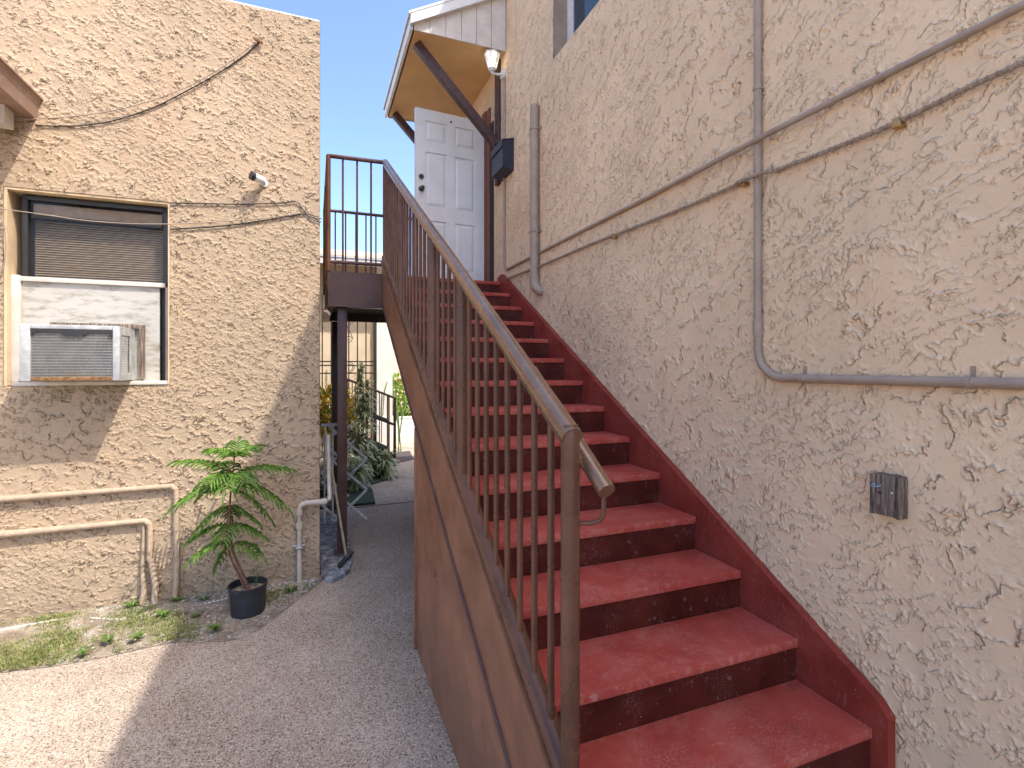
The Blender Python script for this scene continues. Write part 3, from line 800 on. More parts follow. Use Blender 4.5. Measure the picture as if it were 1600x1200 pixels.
# ================================================================== potted pine sapling
def potted():
    pc = onZ(386, 962, .02); cx, cy = pc.x, pc.y + .05
    zb0 = .012
    t = thing('potted_pine', 'young pine sapling in ribbed black nursery pot by the wall', 'potted plant', (cx, cy, zb0))
    q = MB(); hp = .225; r0, r1 = .108, .130
    q.lathe([(0.001, zb0), (r0, zb0), (r0 + .004, zb0 + .02), (r1 - .003, zb0 + hp - .02), (r1 + .003, zb0 + hp - .018), (r1 + .004, zb0 + hp), (r1 - .006, zb0 + hp), (r1 - .010, zb0 + hp - .05)], cx, cy, 36, 0, .012)
    part('pot', q, 'black_plastic', t)
    q = MB(); q.lathe([(.001, zb0 + hp - .042), (.06, zb0 + hp - .04), (r1 - .009, zb0 + hp - .048)], cx, cy, 24)
    part('potting_soil', q, 'soil', t)
    zs = zb0 + hp - .045
    def P(px, py, dy=0): return onY(px, py, cy + dy)
    trunk = [P(389, 925), P(380, 900), P(370, 878), P(361, 850), P(359, 820), P(359, 790), P(361, 765), P(364, 740), P(366, 715)]
    trunk[0] = Vector((cx + .01, cy, zs - .02))
    tr = smooth_path(trunk, 4); k = len(tr)
    q = MB(); q.tube(tr, [.0135 - .010 * i / k for i in range(k)], 9)
    tk = part('trunk', q, 'trunk', t)
    s2 = smooth_path([Vector((cx - .01, cy + .01, zs - .02)), P(374, 900, .02), P(362, 875, .02), P(355, 845, .01), P(355, 815, .005), P(357, 790)], 4)
    q = MB(); q.tube(s2, [.009 - .005 * i / len(s2) for i in range(len(s2))], 8)
    part('side_stem', q, 'trunk', t)
    q = MB(); st = trunk[5]; 
    def frond(base, tipp, droop, nb, lmax, seed, arch=.25, hang=.9):
        rn = random.Random(seed); mb = MB()
        base = Vector(base); tipp = Vector(tipp); d = tipp - base; L = d.length
        up = Vector((0, 0, 1))
        ax = [base + d * (i / 14) + up * (math.sin(math.pi * i / 14) * arch * L - droop * L * (i / 14) ** 2) for i in range(15)]
        mb.tube(ax, [.005 - .0035 * i / 14 for i in range(15)], 6, mi=1)
        def at(s):
            x = s * 14; i = min(13, int(x)); return ax[i].lerp(ax[i + 1], x - i), (ax[i + 1] - ax[i]).normalized()
        nb = max(6, int(nb * .62))
        for b in range(nb):
            s = .10 + .90 * b / (nb - 1); p, tg = at(min(.999, s))
            side = tg.cross(up).normalized()
            env = 1.22 * lmax * (.45 + .75 * math.sin(min(1, s * 1.25 + .12) * math.pi * .78)) * rn.uniform(.82, 1.12)
            for sg in (-1, 1):
                if b == nb - 1: dirv = tg
                else: dirv = (side * sg * .85 + tg * (.35 + .5 * s)).normalized()
                pts = []; seg = 6
                for j in range(seg + 1):
                    v = j / seg
                    pts.append(p + dirv * env * v - up * env * hang * (v ** 1.9) * rn.uniform(.30, .45) + up * env * .14 * math.sin(v * 2.6))
                mb.tube(pts, [.0044, .0066, .0076, .0076, .0070, .006, .002], 5, False)
                # needles
                for j in range(1, seg + 1):
                    for h in range(2):
                        v = (j - h * .5) / seg; jj = min(seg - 1, int(v * seg)); c = pts[jj].lerp(pts[jj + 1], v * seg - jj)
                        tg2 = (pts[jj + 1] - pts[jj]).normalized()
                        for a in range(4):
                            an = a * 1.571 + rn.uniform(-.5, .5) + h * .8
                            s1 = tg2.cross(up + Vector((.01, 0, 0))).normalized(); s3 = tg2.cross(s1)
                            od = s1 * math.cos(an) + s3 * math.sin(an)
                            e = c + od * .0115 * rn.uniform(.8, 1.2) + tg2 * .010
                            wv = tg2.cross(od) * .0022
                            mb.add([c - wv, c + wv, e], [(0, 1, 2)])
        return mb
    hub1 = trunk[6]; hub2 = trunk[5]; hub3 = trunk[4]; hub0 = trunk[7]; hubt = trunk[8]
    spec = [  # base, tip pixel, tip y offset, droop, branchlets, length, arch
        (hubt, (396, 699), .05, .02, 15, .075, .08), (hubt, (336, 703), .05, .05, 14, .075, .10), (hubt, (368, 706), -.16, .06, 13, .07, .06), (hubt, (372, 690), .14, .02, 12, .065, .05),
        (hub0, (446, 733), .03, -.02, 19, .085, .10), (hub0, (287, 721), .08, .02, 18, .085, .12), (hub0, (325, 752), -.18, .10, 17, .08, .10), (hub0, (385, 756), -.2, .08, 15, .08, .10), (hub0, (345, 722), .22, .04, 14, .075, .10), (hub0, (352, 765), -.24, .10, 15, .08, .12),
        (hub1, (440, 782), -.02, .16, 17, .085, .22), (hub1, (418, 802), .10, .14, 15, .075, .15), (hub1, (283, 780), -.06, .16, 18, .09, .22), (hub1, (318, 770), .10, .12, 14, .075, .2),
        (hub2, (398, 812), .06, .02, 13, .06, .10), (hub2, (316, 818), -.03, .06, 13, .065, .12), (hub2, (362, 806), .14, .0, 12, .06, .10),
        (hub3, (407, 835), .02, -.0, 14, .065, .12), (hub3, (304, 838), .04, .04, 15, .07, .14), (hub3, (346, 848), -.14, .08, 12, .06, .10),
        (trunk[3], (404, 865), -.05, .05, 14, .068, .18), (trunk[3], (306, 868), -.06, .08, 15, .07, .20), (trunk[3], (338, 884), .05, .10, 10, .05, .1)]
    for i, (b, tp, dy, dr, nb, lm, arch) in enumerate(spec):
        tipv = P(tp[0], tp[1], dy)
        mb = frond(b, tipv, dr * .4, nb, lm * 1.15, 200 + i, arch * .7)
        part('branch', mb, ['pine', 'trunk'], t, fix=False)
    # a tiny volunteer seedling in the pot
    q = MB(); sp = Vector((cx + .05, cy + .02, zs))
    q.tube([sp, sp + Vector((.01, 0, .10)), sp + Vector((0, 0, .16))], .0025, 5)
    rn = random.Random(9)
    for i in range(14):
        a = rn.uniform(0, 6.28); c = sp + Vector((0, 0, rn.uniform(.03, .15))); e = Vector((math.cos(a), math.sin(a), .3)) * .035; sd = Vector((-math.sin(a), math.cos(a), 0)) * .010
        q.add([c, c + e * .5 + sd, c + e, c + e * .5 - sd], [(0, 1, 2, 3)])
    part('seedling', q, 'weed', t, fix=False)
potted()

# ================================================================== two-storey stucco house
big = thing('two_storey_house', 'tall tan stucco house beside the red stairs', 'house', (5, 2, 0))
BT = H + 5.47; YB0, YB1 = -6.0, 7.25; TH = .2
# openings: door (y0,y1,z0,z1), window
dy0, dy1 = 5.80, 6.66; dz0, dz1 = ZL + .005, ZL + 2.03
wz0 = onX(865, 93, XWALL).z; wy1 = onX(865, 93, XWALL).y; wy0 = wy1 - .95; wz1 = wz0 + 1.27
cellf = lambda y: max(.0042, .0027 * math.hypot(y, 1.9)) if y > .2 else .02
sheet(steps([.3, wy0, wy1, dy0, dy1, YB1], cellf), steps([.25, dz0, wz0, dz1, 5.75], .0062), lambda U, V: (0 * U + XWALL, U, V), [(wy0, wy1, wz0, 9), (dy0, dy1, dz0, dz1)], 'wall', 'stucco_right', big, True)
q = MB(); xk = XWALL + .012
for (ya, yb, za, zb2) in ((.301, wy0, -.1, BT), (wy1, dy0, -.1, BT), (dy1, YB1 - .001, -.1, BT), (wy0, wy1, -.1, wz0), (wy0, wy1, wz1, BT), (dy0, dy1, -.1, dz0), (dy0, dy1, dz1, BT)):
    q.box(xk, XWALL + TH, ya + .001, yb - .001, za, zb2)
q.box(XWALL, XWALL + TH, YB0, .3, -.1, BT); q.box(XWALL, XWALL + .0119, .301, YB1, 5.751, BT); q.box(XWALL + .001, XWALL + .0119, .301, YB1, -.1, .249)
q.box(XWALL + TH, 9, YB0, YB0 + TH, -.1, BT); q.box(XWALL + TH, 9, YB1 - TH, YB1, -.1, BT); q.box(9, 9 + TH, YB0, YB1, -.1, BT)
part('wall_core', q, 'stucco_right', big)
q = MB(); q.box(XWALL + .02, 9.1, YB0 + .02, YB1 - .02, BT - .4, BT - .2); part('roof', q, 'cap_white', big)
q = MB(); q.box(XWALL + TH + .01, 8.99, YB0 + TH + .01, YB1 - TH - .01, ZL - .25, ZL - .02); part('upper_floor', q, 'room_wall', big)
q = MB(); q.box(XWALL + 1.6, XWALL + 1.7, YB0 + TH + .02, YB1 - TH - .02, ZL - .01, BT - .42); part('inner_wall', q, 'room_wall', big)
# upstairs window
q = MB()
xr = XWALL + .125
q.box(xr, xr + .05, wy1 - .05, wy1 - .002, wz0 + .002, wz1 - .002, .003); q.box(xr, xr + .05, wy0 + .002, wy0 + .05, wz0 + .002, wz1 - .002, .003)
q.box(xr, xr + .05, wy0 + .05, wy1 - .05, wz0 + .002, wz0 + .05, .003); q.box(xr, xr + .05, wy0 + .05, wy1 - .05, wz1 - .05, wz1 - .002, .003)
wnd = part('window', q, 'white_paint', big)
zm2 = wz0 + .60
q = MB(); x1 = xr + .012
q.box(x1, x1 + .03, wy1 - .085, wy1 - .052, wz0 + .052, zm2, .003); q.box(x1, x1 + .03, wy0 + .052, wy0 + .085, wz0 + .052, zm2, .003)
q.box(x1, x1 + .03, wy0 + .085, wy1 - .085, wz0 + .052, wz0 + .10, .003); q.box(x1 - .006, x1 + .03, wy0 + .052, wy1 - .052, zm2, zm2 + .035, .003)
part('lower_sash', q, 'white_paint', wnd)
q = MB(); q.box(x1 + .012, x1 + .016, wy0 + .08, wy1 - .08, wz0 + .09, zm2 + .01); part('pane', q, 'glass_blue', wnd)
q = MB(); q.box(x1 + .022, x1 + .026, wy0 + .05, wy1 - .05, zm2 + .03, wz1 - .05); part('pane', q, 'glass_blue', wnd)
q = MB(); q.box(XWALL + .004, xr, wy1 - .012, wy1 - .001, wz0 + .003, wz1 - .003); part('side_reveal', q, 'conduit_paint', wnd)
# door frame
q = MB()
q.box(XWALL - .035, XWALL + .13, dy0 - .07, dy0 + .05, dz0, dz1 + .06, .004); q.box(XWALL - .02, XWALL + .13, dy1 - .05, dy1 + .07, dz0, dz1 + .06, .004)
q.box(XWALL - .02, XWALL + .13, dy0 + .051, dy1 - .051, dz1 - .05, dz1 + .06, .004)
dfm = part('door_frame', q, 'jamb', big)
q = MB(); q.box(XWALL - .022, XWALL - .003, dy0 - .19, dy0 - .10, dz0, dz1 + .05, .003); part('casing', q, 'jamb', dfm)
q = MB(); q.box(XWALL - .012, XWALL - .003, dy0 - .30, dy0 - .20, dz0, dz1 - .15, .002); part('dark_groove_strip', q, 'dark_inside', dfm)  # near-black strip, its colour stands in for the shaded groove beside the casing
q = MB(); q.box(XWALL - .02, XWALL + .20, dy0 + .05, dy1 - .055, dz0, dz0 + .025, .004); part('threshold', q, 'steel', big)
# open six-panel door
hx, hy = XWALL - .04, dy0 - .03
fx, fy = 1.045, 5.705
dvec = Vector((fx - hx, fy - hy, 0)); DW = dvec.length; dvec.normalize(); nrm = Vector((0, -1, 0)); nrm = (nrm - dvec * nrm.dot(dvec)).normalized()
dzb, dzt = ZL + .03, H + 2.885
DM = Matrix.Translation((hx, hy, dzb)) @ Matrix((dvec, nrm, Vector((0, 0, 1)))).transposed().to_4x4()
DH = dzt - dzb
q = MB()
cols_ = ((.115, .385), (.615 - .02, .865))
cols_ = ((DW * .14, DW * .44), (DW * .56, DW * .86)); rows_ = ((.24, .76), (.92, 1.46), (1.565, 1.80))
rows_ = ((DH * .075, DH * .36), (DH * .44, DH * .755), (DH * .815, DH * .935))
xs = [0] + [v for c in cols_ for v in c] + [DW]; zs_ = [0] + [v for r in rows_ for v in r] + [DH]
T = .02
q.box(0, DW, -T, T - .013, 0, DH, 0, 0, DM)
for i in range(5):
    for j in range(7):
        if i % 2 == 1 and j % 2 == 1: continue
        q.box(xs[i], xs[i + 1], T - .013, T, zs_[j], zs_[j + 1], 0, 0, DM)
door = part('door', q, 'door_paint', big)
for c in cols_:
    for r in rows_:
        m = .012; pmb = MB()
        x0, x1_, z0, z1 = c[0] + m, c[1] - m, r[0] + m, r[1] - m; b_ = .028
        vs = [(x0, T - .0125, z0), (x1_, T - .0125, z0), (x1_, T - .0125, z1), (x0, T - .0125, z1), (x0 + b_, T - .0005, z0 + b_), (x1_ - b_, T - .0005, z0 + b_), (x1_ - b_, T - .0005, z1 - b_), (x0 + b_, T - .0005, z1 - b_)]
        pmb.add([DM @ Vector(v) for v in vs], [(4, 5, 6, 7), (0, 1, 5, 4), (1, 2, 6, 5), (2, 3, 7, 6), (3, 0, 4, 7)])
        part('door_panel', pmb, 'door_paint', door)
c0 = DM @ Vector((DW - .065, T, DH * .605)); q = MB(); q.tube([c0, c0 + nrm * .014], .028, 16); part('deadbolt', q, 'dark_metal', door)
c0 = DM @ Vector((DW - .065, T, DH * .535)); q = MB(); q.tube([c0, c0 + nrm * .008, c0 + nrm * .010, c0 + nrm * .028, c0 + nrm * .036, c0 + nrm * .055, c0 + nrm * .062], [.03, .03, .013, .014, .026, .026, .012], 16)
part('knob', q, 'dark_metal', door)
q = MB(); c0 = DM @ Vector((DW * .5, T, DH * .955)); q.tube([c0, c0 + nrm * .012], .012, 8); part('hook', q, 'rust', door)

# canopy over the door
CX, CY0, CY1, CZ = .915, 5.10, 7.04, H + 3.365
RS = .55
def rake(x): return CZ + .13 + (x - CX) * RS
cn = MB(); cn.box(CX + .02, XWALL - .002, CY0 + .02, CY1 - .02, CZ, CZ + .02)
can = part('canopy', cn, 'soffit', big)
can['label'] = 'shed roof canopy over the upper door with ochre soffit'
nb = 6; bw_ = (XWALL - .004 - CX - .01) / nb
for i in range(nb):
    xa = CX + .01 + i * bw_; xb = xa + bw_ - .005
    q = MB(); q.prism([(xa, CZ - .012), (xb, CZ - .012), (xb, rake(xb) - .02), (xa, rake(xa) - .02)], (CY0, CY0 + .018), 'y')
    part('gable_board', q, 'board_paint', can)
    q = MB(); q.prism([(xa, CZ - .012), (xb, CZ - .012), (xb, rake(xb) - .02), (xa, rake(xa) - .02)], (CY1 - .018, CY1), 'y')
    part('gable_board', q, 'board_paint', can)
for yy in ((CY0 - .05, CY0 - .002), (CY1 + .002, CY1 + .05)):
    q = MB(); q.prism([(CX - .03, rake(CX - .03) - .10), (XWALL - .003, rake(XWALL) - .10), (XWALL - .003, rake(XWALL) - .005), (CX - .03, rake(CX - .03) - .005)], yy, 'y')
    part('rake_trim', q, 'white_paint', can)
q = MB(); q.box(CX - .03, CX - .002, CY0 - .001, CY1 + .001, CZ - .015, rake(CX - .03) - .006); part('fascia', q, 'white_paint', can)
q = MB(); q.prism([(CX - .05, rake(CX - .05)), (XWALL - .002, rake(XWALL)), (XWALL - .002, rake(XWALL) + .025), (CX - .05, rake(CX - .05) + .025)], (CY0 - .053, CY1 + .053), 'y')
part('roof_sheet', q, 'white_paint', can)
for yb in (5.31, 6.88):
    zb1 = onX(780, 212, XWALL).z if yb < 6 else onX(780, 212, XWALL).z
    q = MB(); q.box(XWALL - .045, XWALL - .002, yb - .045, yb + .045, H + 2.0, CZ - .005, .004); part('brace_post', q, 'dark_wood', can)
    q = MB(); q.bar((XWALL - .046, yb, H + 2.44), (CX + .07, yb, CZ - .02), .085, .085, bev=.004); part('brace', q, 'dark_wood', can)

# wall lantern, lit
lp = onX(788, 117, XWALL)
ln = thing('wall_lantern', 'white lit lantern on the wall under the canopy corner', 'lamp', lp)
q = MB(); q.tube([lp, lp + Vector((-.03, 0, 0))], [.058, .05], 20); part('back_plate', q, 'white_paint', ln)
lb = lp + Vector((-.14, .0, .02))
q = MB(); q.tube([lp + Vector((-.02, 0, 0)), lp + Vector((-.08, 0, -.012)), lb + Vector((0, 0, -.03)), lb + Vector((0, 0, .0))], .014, 10); part('arm', q, 'white_paint', ln)
q = MB(); q.tube([lb + Vector((0, 0, -.012)), lb + Vector((0, 0, .02))], [.03, .045], 6)
q.tube([lb + Vector((0, 0, .162)), lb + Vector((0, 0, .175)), lb + Vector((0, 0, .20))], [.088, .09, .03], 6)
for j in range(6):
    a = j * math.pi / 3 ; e = Vector((math.cos(a), math.sin(a), 0))
    q.tube([lb + e * .045 + Vector((0, 0, .02)), lb + e * .085 + Vector((0, 0, .165))], .005, 5)
part('cage', q, 'white_paint', ln)
q = MB(); q.tube([lb + Vector((0, 0, .022)), lb + Vector((0, 0, .16))], [.041, .079], 6, False); part('glass_shade', q, 'frost', ln)
q = MB(); q.tube([lb + Vector((0, 0, .02)), lb + Vector((0, 0, .05)), lb + Vector((0, 0, .08)), lb + Vector((0, 0, .12)), lb + Vector((0, 0, .14))], [.014, .018, .032, .03, .01], 12); part('bulb', q, 'bulb', ln)

# mailbox
mb0 = onX(805, 238, XWALL)
my0, my1 = 4.875, 5.215; mz0, mz1 = H + 2.005, H + 2.335; mx = XWALL - .125
mbx = thing('mailbox', 'navy black metal mailbox on the wall by the upper door', 'mailbox', (XWALL, (my0 + my1) / 2, mz0))
q = MB(); q.prism([(XWALL - .003, mz0), (mx, mz0 + .03), (mx, mz1 - .03), (XWALL - .003, mz1)], (my0, my1), 'y'); part('box', q, 'navy_metal', mbx)
q = MB(); q.prism([(XWALL - .004, mz1 + .002), (mx - .012, mz1 - .03), (mx - .012, mz1 - .10), (mx - .004, mz1 - .10), (mx - .004, mz1 - .035), (XWALL - .004, mz1 - .008)], (my0 - .008, my1 + .008), 'y'); part('lid', q, 'navy_metal', mbx)

# pipes and cables on the tall wall
def rowX(pts, off): return [Vector((XWALL - off, p.y, p.z)) for p in (onX(x, y, XWALL - off) for x, y in pts)]
vp = rowX([(835, 165), (835, 440)], .045)
ds = thing('vent_pipe', 'short fat tan plastic pipe with elbow foot on tall wall', 'pipe', vp[0])
q = MB(); q.tube([vp[0], vp[1]], .040, 18); part('pipe_run', q, 'conduit_paint', ds)
q = MB(); e = vp[1]; q.tube([e + Vector((0, 0, .06)), e, e + Vector((0, -.012, -.045)), e + Vector((.02, -.05, -.085)), e + Vector((.06, -.07, -.10))], [.047, .047, .046, .045, .042], 18); part('elbow', q, 'conduit_paint', ds)
for yy in (202, 362):
    c = onX(835, yy, XWALL - .045); q = MB(); q.tube([c + Vector((0, 0, -.008)), c + Vector((0, 0, .008))], .046, 18); q.box(XWALL - .012, XWALL - .001, c.y - .075, c.y + .075, c.z - .008, c.z + .008, .002); part('strap', q, 'conduit_paint', ds)

zc1 = H + 1.025
cu = thing('upper_conduit', 'slim tan conduit dropping from lantern and running level above the rope cable', 'conduit', (XWALL, 3, zc1))
yl = onX(788, 300, XWALL - .014).y; xo = XWALL - .014
q = MB(); path = [(xo, yl, lp.z - .05), (xo, yl, zc1 + .09)] + arc((xo, yl - .09, zc1 + .09), .09, 0, -math.pi / 2, (0, 1, 0), (0, 0, 1), 8)[1:] + [(xo, 2.8, zc1 + .003), (xo - .004, 1.79, zc1), (xo - .022, 1.5, zc1), (xo - .024, .4, zc1 + .002)]
path[-4] = (xo, 3.2, zc1); 
path = [(xo, yl, lp.z - .05), (xo, yl, zc1 + .09)] + arc((xo, yl - .09, zc1 + .09), .09, 0, -math.pi / 2, (0, 1, 0), (0, 0, 1), 8)[1:] + [(xo, 2.6, zc1 + .004), (xo - .026, 1.9, zc1), (xo - .028, 1.65, zc1), (xo - .012, 1.2, zc1 + .004), (xo - .01, .2, zc1)]
q.tube(path, .0125, 12); part('conduit_run', q, 'conduit_paint', cu)
q = MB()
q2 = [(788, 437), (850, 413), (920, 383), (1000, 352), (1080, 320), (1163, 284), (1240, 256), (1330, 221), (1404, 190), (1500, 143), (1600, 97), (1720, 40)]
pts = rowX(q2, .022); pts = smooth_path(pts, 14)
for i, p in enumerate(pts):
    if 1.7 < p.y < 1.88: p.x -= .022
cable = thing('rope_cable', 'ribbed tan cable sagging across the tall wall below the conduit', 'cable', (XWALL, 3, H + .87))
q.tube(pts, .0085, 8); part('cable_core', q, 'cable_paint', cable)
q = MB(); L = 0
hel = []
tot = [0]
for i in range(1, len(pts)): tot.append(tot[-1] + (pts[i] - pts[i - 1]).length)
ns = int(tot[-1] / .006)
j = 0
for i in range(ns):
    s_ = i * .006
    while j < len(tot) - 2 and tot[j + 1] < s_: j += 1
    p = pts[j].lerp(pts[j + 1], (s_ - tot[j]) / max(1e-9, tot[j + 1] - tot[j]))
    an = s_ / .024 * 2 * math.pi
    hel.append(p + Vector((math.cos(an), 0, math.sin(an))) * .0085)
q.tube(hel, .0042, 5); part('spiral_wrap', q, 'cable_paint', cable)
for x_, y_ in ((1163, 284), (1404, 190), (960, 368)):
    c = rowX([(x_, y_)], .02)[0]; q = MB(); q.box(XWALL - .035, XWALL - .001, c.y - .016, c.y + .016, c.z - .022, c.z - .002, .004); q.box(XWALL - .036, XWALL - .028, c.y - .012, c.y + .012, c.z - .02, c.z + .012, .002)
    part('cable_clip', q, 'brass', cable)

zc2 = H - .048; yv = onX(1184, 300, XWALL - .02).y; xo = XWALL - .02
cd = thing('bent_conduit', 'thick tan conduit coming down the tall wall and turning along it', 'conduit', (XWALL, yv, zc2))
q = MB(); q.tube([(xo, yv - .004, BT - .3), (xo, yv, H + 1.4), (xo, yv, zc2 + .14)] + arc((xo, yv - .13, zc2 + .13), .13, 0, -math.pi / 2, (0, 1, 0), (0, 0, 1), 10) + [(xo, -1.5, zc2 - .004)], .0175, 14); part('conduit_run', q, 'conduit_paint', cd)
for a_, b_ in (((xo, yv, zc2 + .19), (xo, yv, zc2 + .26)), ((xo, yv, H + 1.26), (xo, yv, H + 1.275))):
    q = MB(); q.tube([a_, b_], .021, 14); part('coupling', q, 'conduit_paint', cd)
for yy in (onX(1253, 593, xo).y, onX(1515, 596, xo).y):
    q = MB(); q.tube([(xo, yy - .006, zc2), (xo, yy + .006, zc2)], .0215, 14); q.box(XWALL - .004, XWALL - .0005, yy - .007, yy + .007, zc2, zc2 + .05); part('strap', q, 'conduit_paint', cd)

# weathered wood block with hook
b0 = onX(1364, 738, XWALL - .035); b1 = onX(1409, 812, XWALL - .035)
bk_ = thing('wood_block', 'weathered wood block with a blue wire hook screwed to the wall', 'wood block', (XWALL, (b0.y + b1.y) / 2, b1.z))
q = MB(); bm = bmesh.new(); bmesh.ops.create_cube(bm, size=1); bmesh.ops.subdivide_edges(bm, edges=bm.edges, cuts=5, use_grid_fill=True)
ym, zmid = (b0.y + b1.y) / 2, (b0.z + b1.z) / 2; hw, hh = abs(b0.y - b1.y) / 2, abs(b0.z - b1.z) / 2
for v in bm.verts:
    c = v.co.copy(); 
    v.co = Vector((XWALL - .020 + c.x * .042, ym + c.y * 2 * hw, zmid + c.z * 2 * hh)) + Vector((mnoise.noise(c * 4) * .003 - (.012 if abs(c.y) > .45 and c.x < -.45 else 0), mnoise.noise(c * 5 + Vector((3, 1, 2))) * .004, mnoise.noise(Vector((c.y * 9, 2, 1))) * .006 * (abs(c.z) > .45)))
bm.verts.index_update(); q.add([v.co.copy() for v in bm.verts], [tuple(v.index for v in f.verts) for f in bm.faces], 0, False); bm.free()
part('block', q, 'old_wood', bk_)
M['blue_wire'] = plain('blue_wire', (.25, .42, .55), .35, .1, 9, metal=.3)
q = MB(); hc = Vector((XWALL - .052, b0.y - .022, zmid + .032)); q.tube(arc(hc, .014, 0, 2 * math.pi * .9, (0, 1, 0), (1, 0, .15), 16), .002, 6); q.tube([hc + Vector((.012, 0, 0)), hc + Vector((.03, 0, 0))], .002, 6); part('hook', q, 'blue_wire', bk_)
q = MB(); q.tube([Vector((XWALL - .046, b1.y + .026, zmid + .014)), Vector((XWALL - .038, b1.y + .026, zmid + .014))], .004, 8); part('nail_head', q, 'white_paint', bk_)
q = MB(); q.tube([Vector((XWALL - .0435, b1.y + .068, zmid + .006)), Vector((XWALL - .038, b1.y + .068, zmid + .006))], .005, 8); part('knot_hole', q, 'dark_inside', bk_)

# ================================================================== staircase
st = thing('staircase', 'red painted steel stair with brown railing, landing and side panel', 'staircase', (1.25, 1.2, 0))
YF = 1.19
TH1 = .045
tm = MB(); tm.box(XO + .012, XR, 0, RUN + .012, -.035, 0, .006)
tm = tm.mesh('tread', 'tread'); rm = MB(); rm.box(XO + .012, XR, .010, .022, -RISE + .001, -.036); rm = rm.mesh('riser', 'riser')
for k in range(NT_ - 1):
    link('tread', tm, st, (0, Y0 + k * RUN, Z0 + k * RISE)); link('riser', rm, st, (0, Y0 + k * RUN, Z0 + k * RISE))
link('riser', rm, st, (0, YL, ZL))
# wall-side stringer
def sz(y, off): return nose(y) + off
q = MB(); yt = YL + .02
q.prism([(YF, -.0), (YF, sz(YF, .095)), (YF + .035, sz(YF + .035, .115)), (YL - .02, sz(YL - .02, .085)), (YL + .09, ZL + .05), (YL + .09, ZL - .30), (YF + .75, 0)], (XR + .001, XWALL - .006), 'x')
part('stringer', q, 'stringer_red', st)
# open-side stringer: face, with bottom flange bar
OT, OB = .116, -.276
q = MB(); q.prism([(YF - .0, 0), (YF - .0, sz(YF, OT)), (YL + .015, sz(YL + .015, OT)), (YL + .015, sz(YL + .015, OB)), (YF + (Z0 - 0 - .30) / SLOPE * 0 + .02, max(.0, sz(YF + .02, OB)))], (XO, XO + .012), 'x')
sto = part('stringer', q, 'brown_panel', st)
q = MB(); q.bar((XO + .018, YF, sz(YF, OT) + .005), (XO + .018, YL + .02, sz(YL + .02, OT) + .005), .06, .010, (0, -.4, 1)); part('top_flange', q, 'brown_panel', sto)
q = MB(); q.bar((XO - .002, YF + .02, sz(YF + .02, OB)), (XO - .002, YL + .0, sz(YL, OB)), .016, .022, (0, -.4, 1), bev=.002); part('bottom_flange', q, 'brown_dark', sto)
# side panel under the stair
ype = onX(651, 800, XO).y
q = MB(); q.prism([(YF + .03, 0.002), (YF + .03, sz(YF + .03, OB) + .01), (ype, sz(ype, OB) + .01), (ype, .002)], (XO + .001, XO + .010), 'x'); spn = part('side_panel', q, 'brown_panel', st)
q = MB(); q.box(XO - .012, XO + .03, ype - .001, ype + .03, .002, sz(ype, OB) + .0, .003); part('panel_edge', q, 'brown_panel', spn)
q = MB(); c = onX(680, 897, XO - .001); q.tube(arc((XO - .003, c.y, c.z), .014, 1.0, 5.0, (0, 1, 0), (0, 0, 1), 10), .0018, 5); part('wire_hook', q, 'dark_metal', spn)
# underside sheet so the flight is closed from behind
q = MB(); q.bar(((XO + XR) / 2, YF + .5, nose(YF + .5) - .30), ((XO + XR) / 2, YL, nose(YL) - .30), XR - XO - .03, .006, (0, -.4, 1)); part('underside', q, 'brown_dark', st)
# concrete foot below the first tread
q = MB(); q.box(XO + .02, XR - .01, YF + .03, YF + .45, 0.001, Z0 - RISE - .01, .01); part('foot_block', q, 'curb', st)
q = MB(); q.box(XO - .05, XR, YF - .30, YF - .004, .001, .20, .01); part('lower_step', q, 'tread', st)
# landing
ld = MB(); ld.box(XLL + .01, XWALL - .006, YL + .012, YLB, ZL - .035, ZL - .002, .004)
lnd = part('landing', ld, 'tread', st)
FB = ZL - .33
q = MB(); q.box(XLL, XO - .002, YL, YL + .012, FB, ZL - .002); part('fascia', q, 'brown_dark', lnd)
q = MB(); q.box(XLL - .002, XLL + .010, YL + .001, YLB, FB, ZL - .001); part('fascia', q, 'brown_panel', lnd)
q = MB(); q.box(XLL, XWALL - .006, YLB - .012, YLB + .012, FB, ZL - .003); part('fascia', q, 'brown_dark', lnd)
q = MB(); q.box(XLL - .03, XO + .01, YL - .035, YL + .05, FB - .014, FB - .001, .003); q.box(XLL - .03, XLL + .05, YL + .05, YLB, FB - .014, FB - .001, .003); part('bottom_flange', q, 'brown_dark', lnd)
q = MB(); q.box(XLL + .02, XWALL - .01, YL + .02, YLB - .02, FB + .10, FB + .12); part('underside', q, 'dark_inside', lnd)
for (xa, ya) in ((.207, 5.205), (.207, 6.83), (1.60, 6.83)):
    q = MB(); q.box(xa, xa + .09, ya, ya + .09, .03 if xa < 1 else 0, FB - .015, .004); q.box(xa - .03, xa + .12, ya - .03, ya + .12, .03 if xa < 1 else 0.001, .045, .003); part('support_post', q, 'brown_dark', lnd)
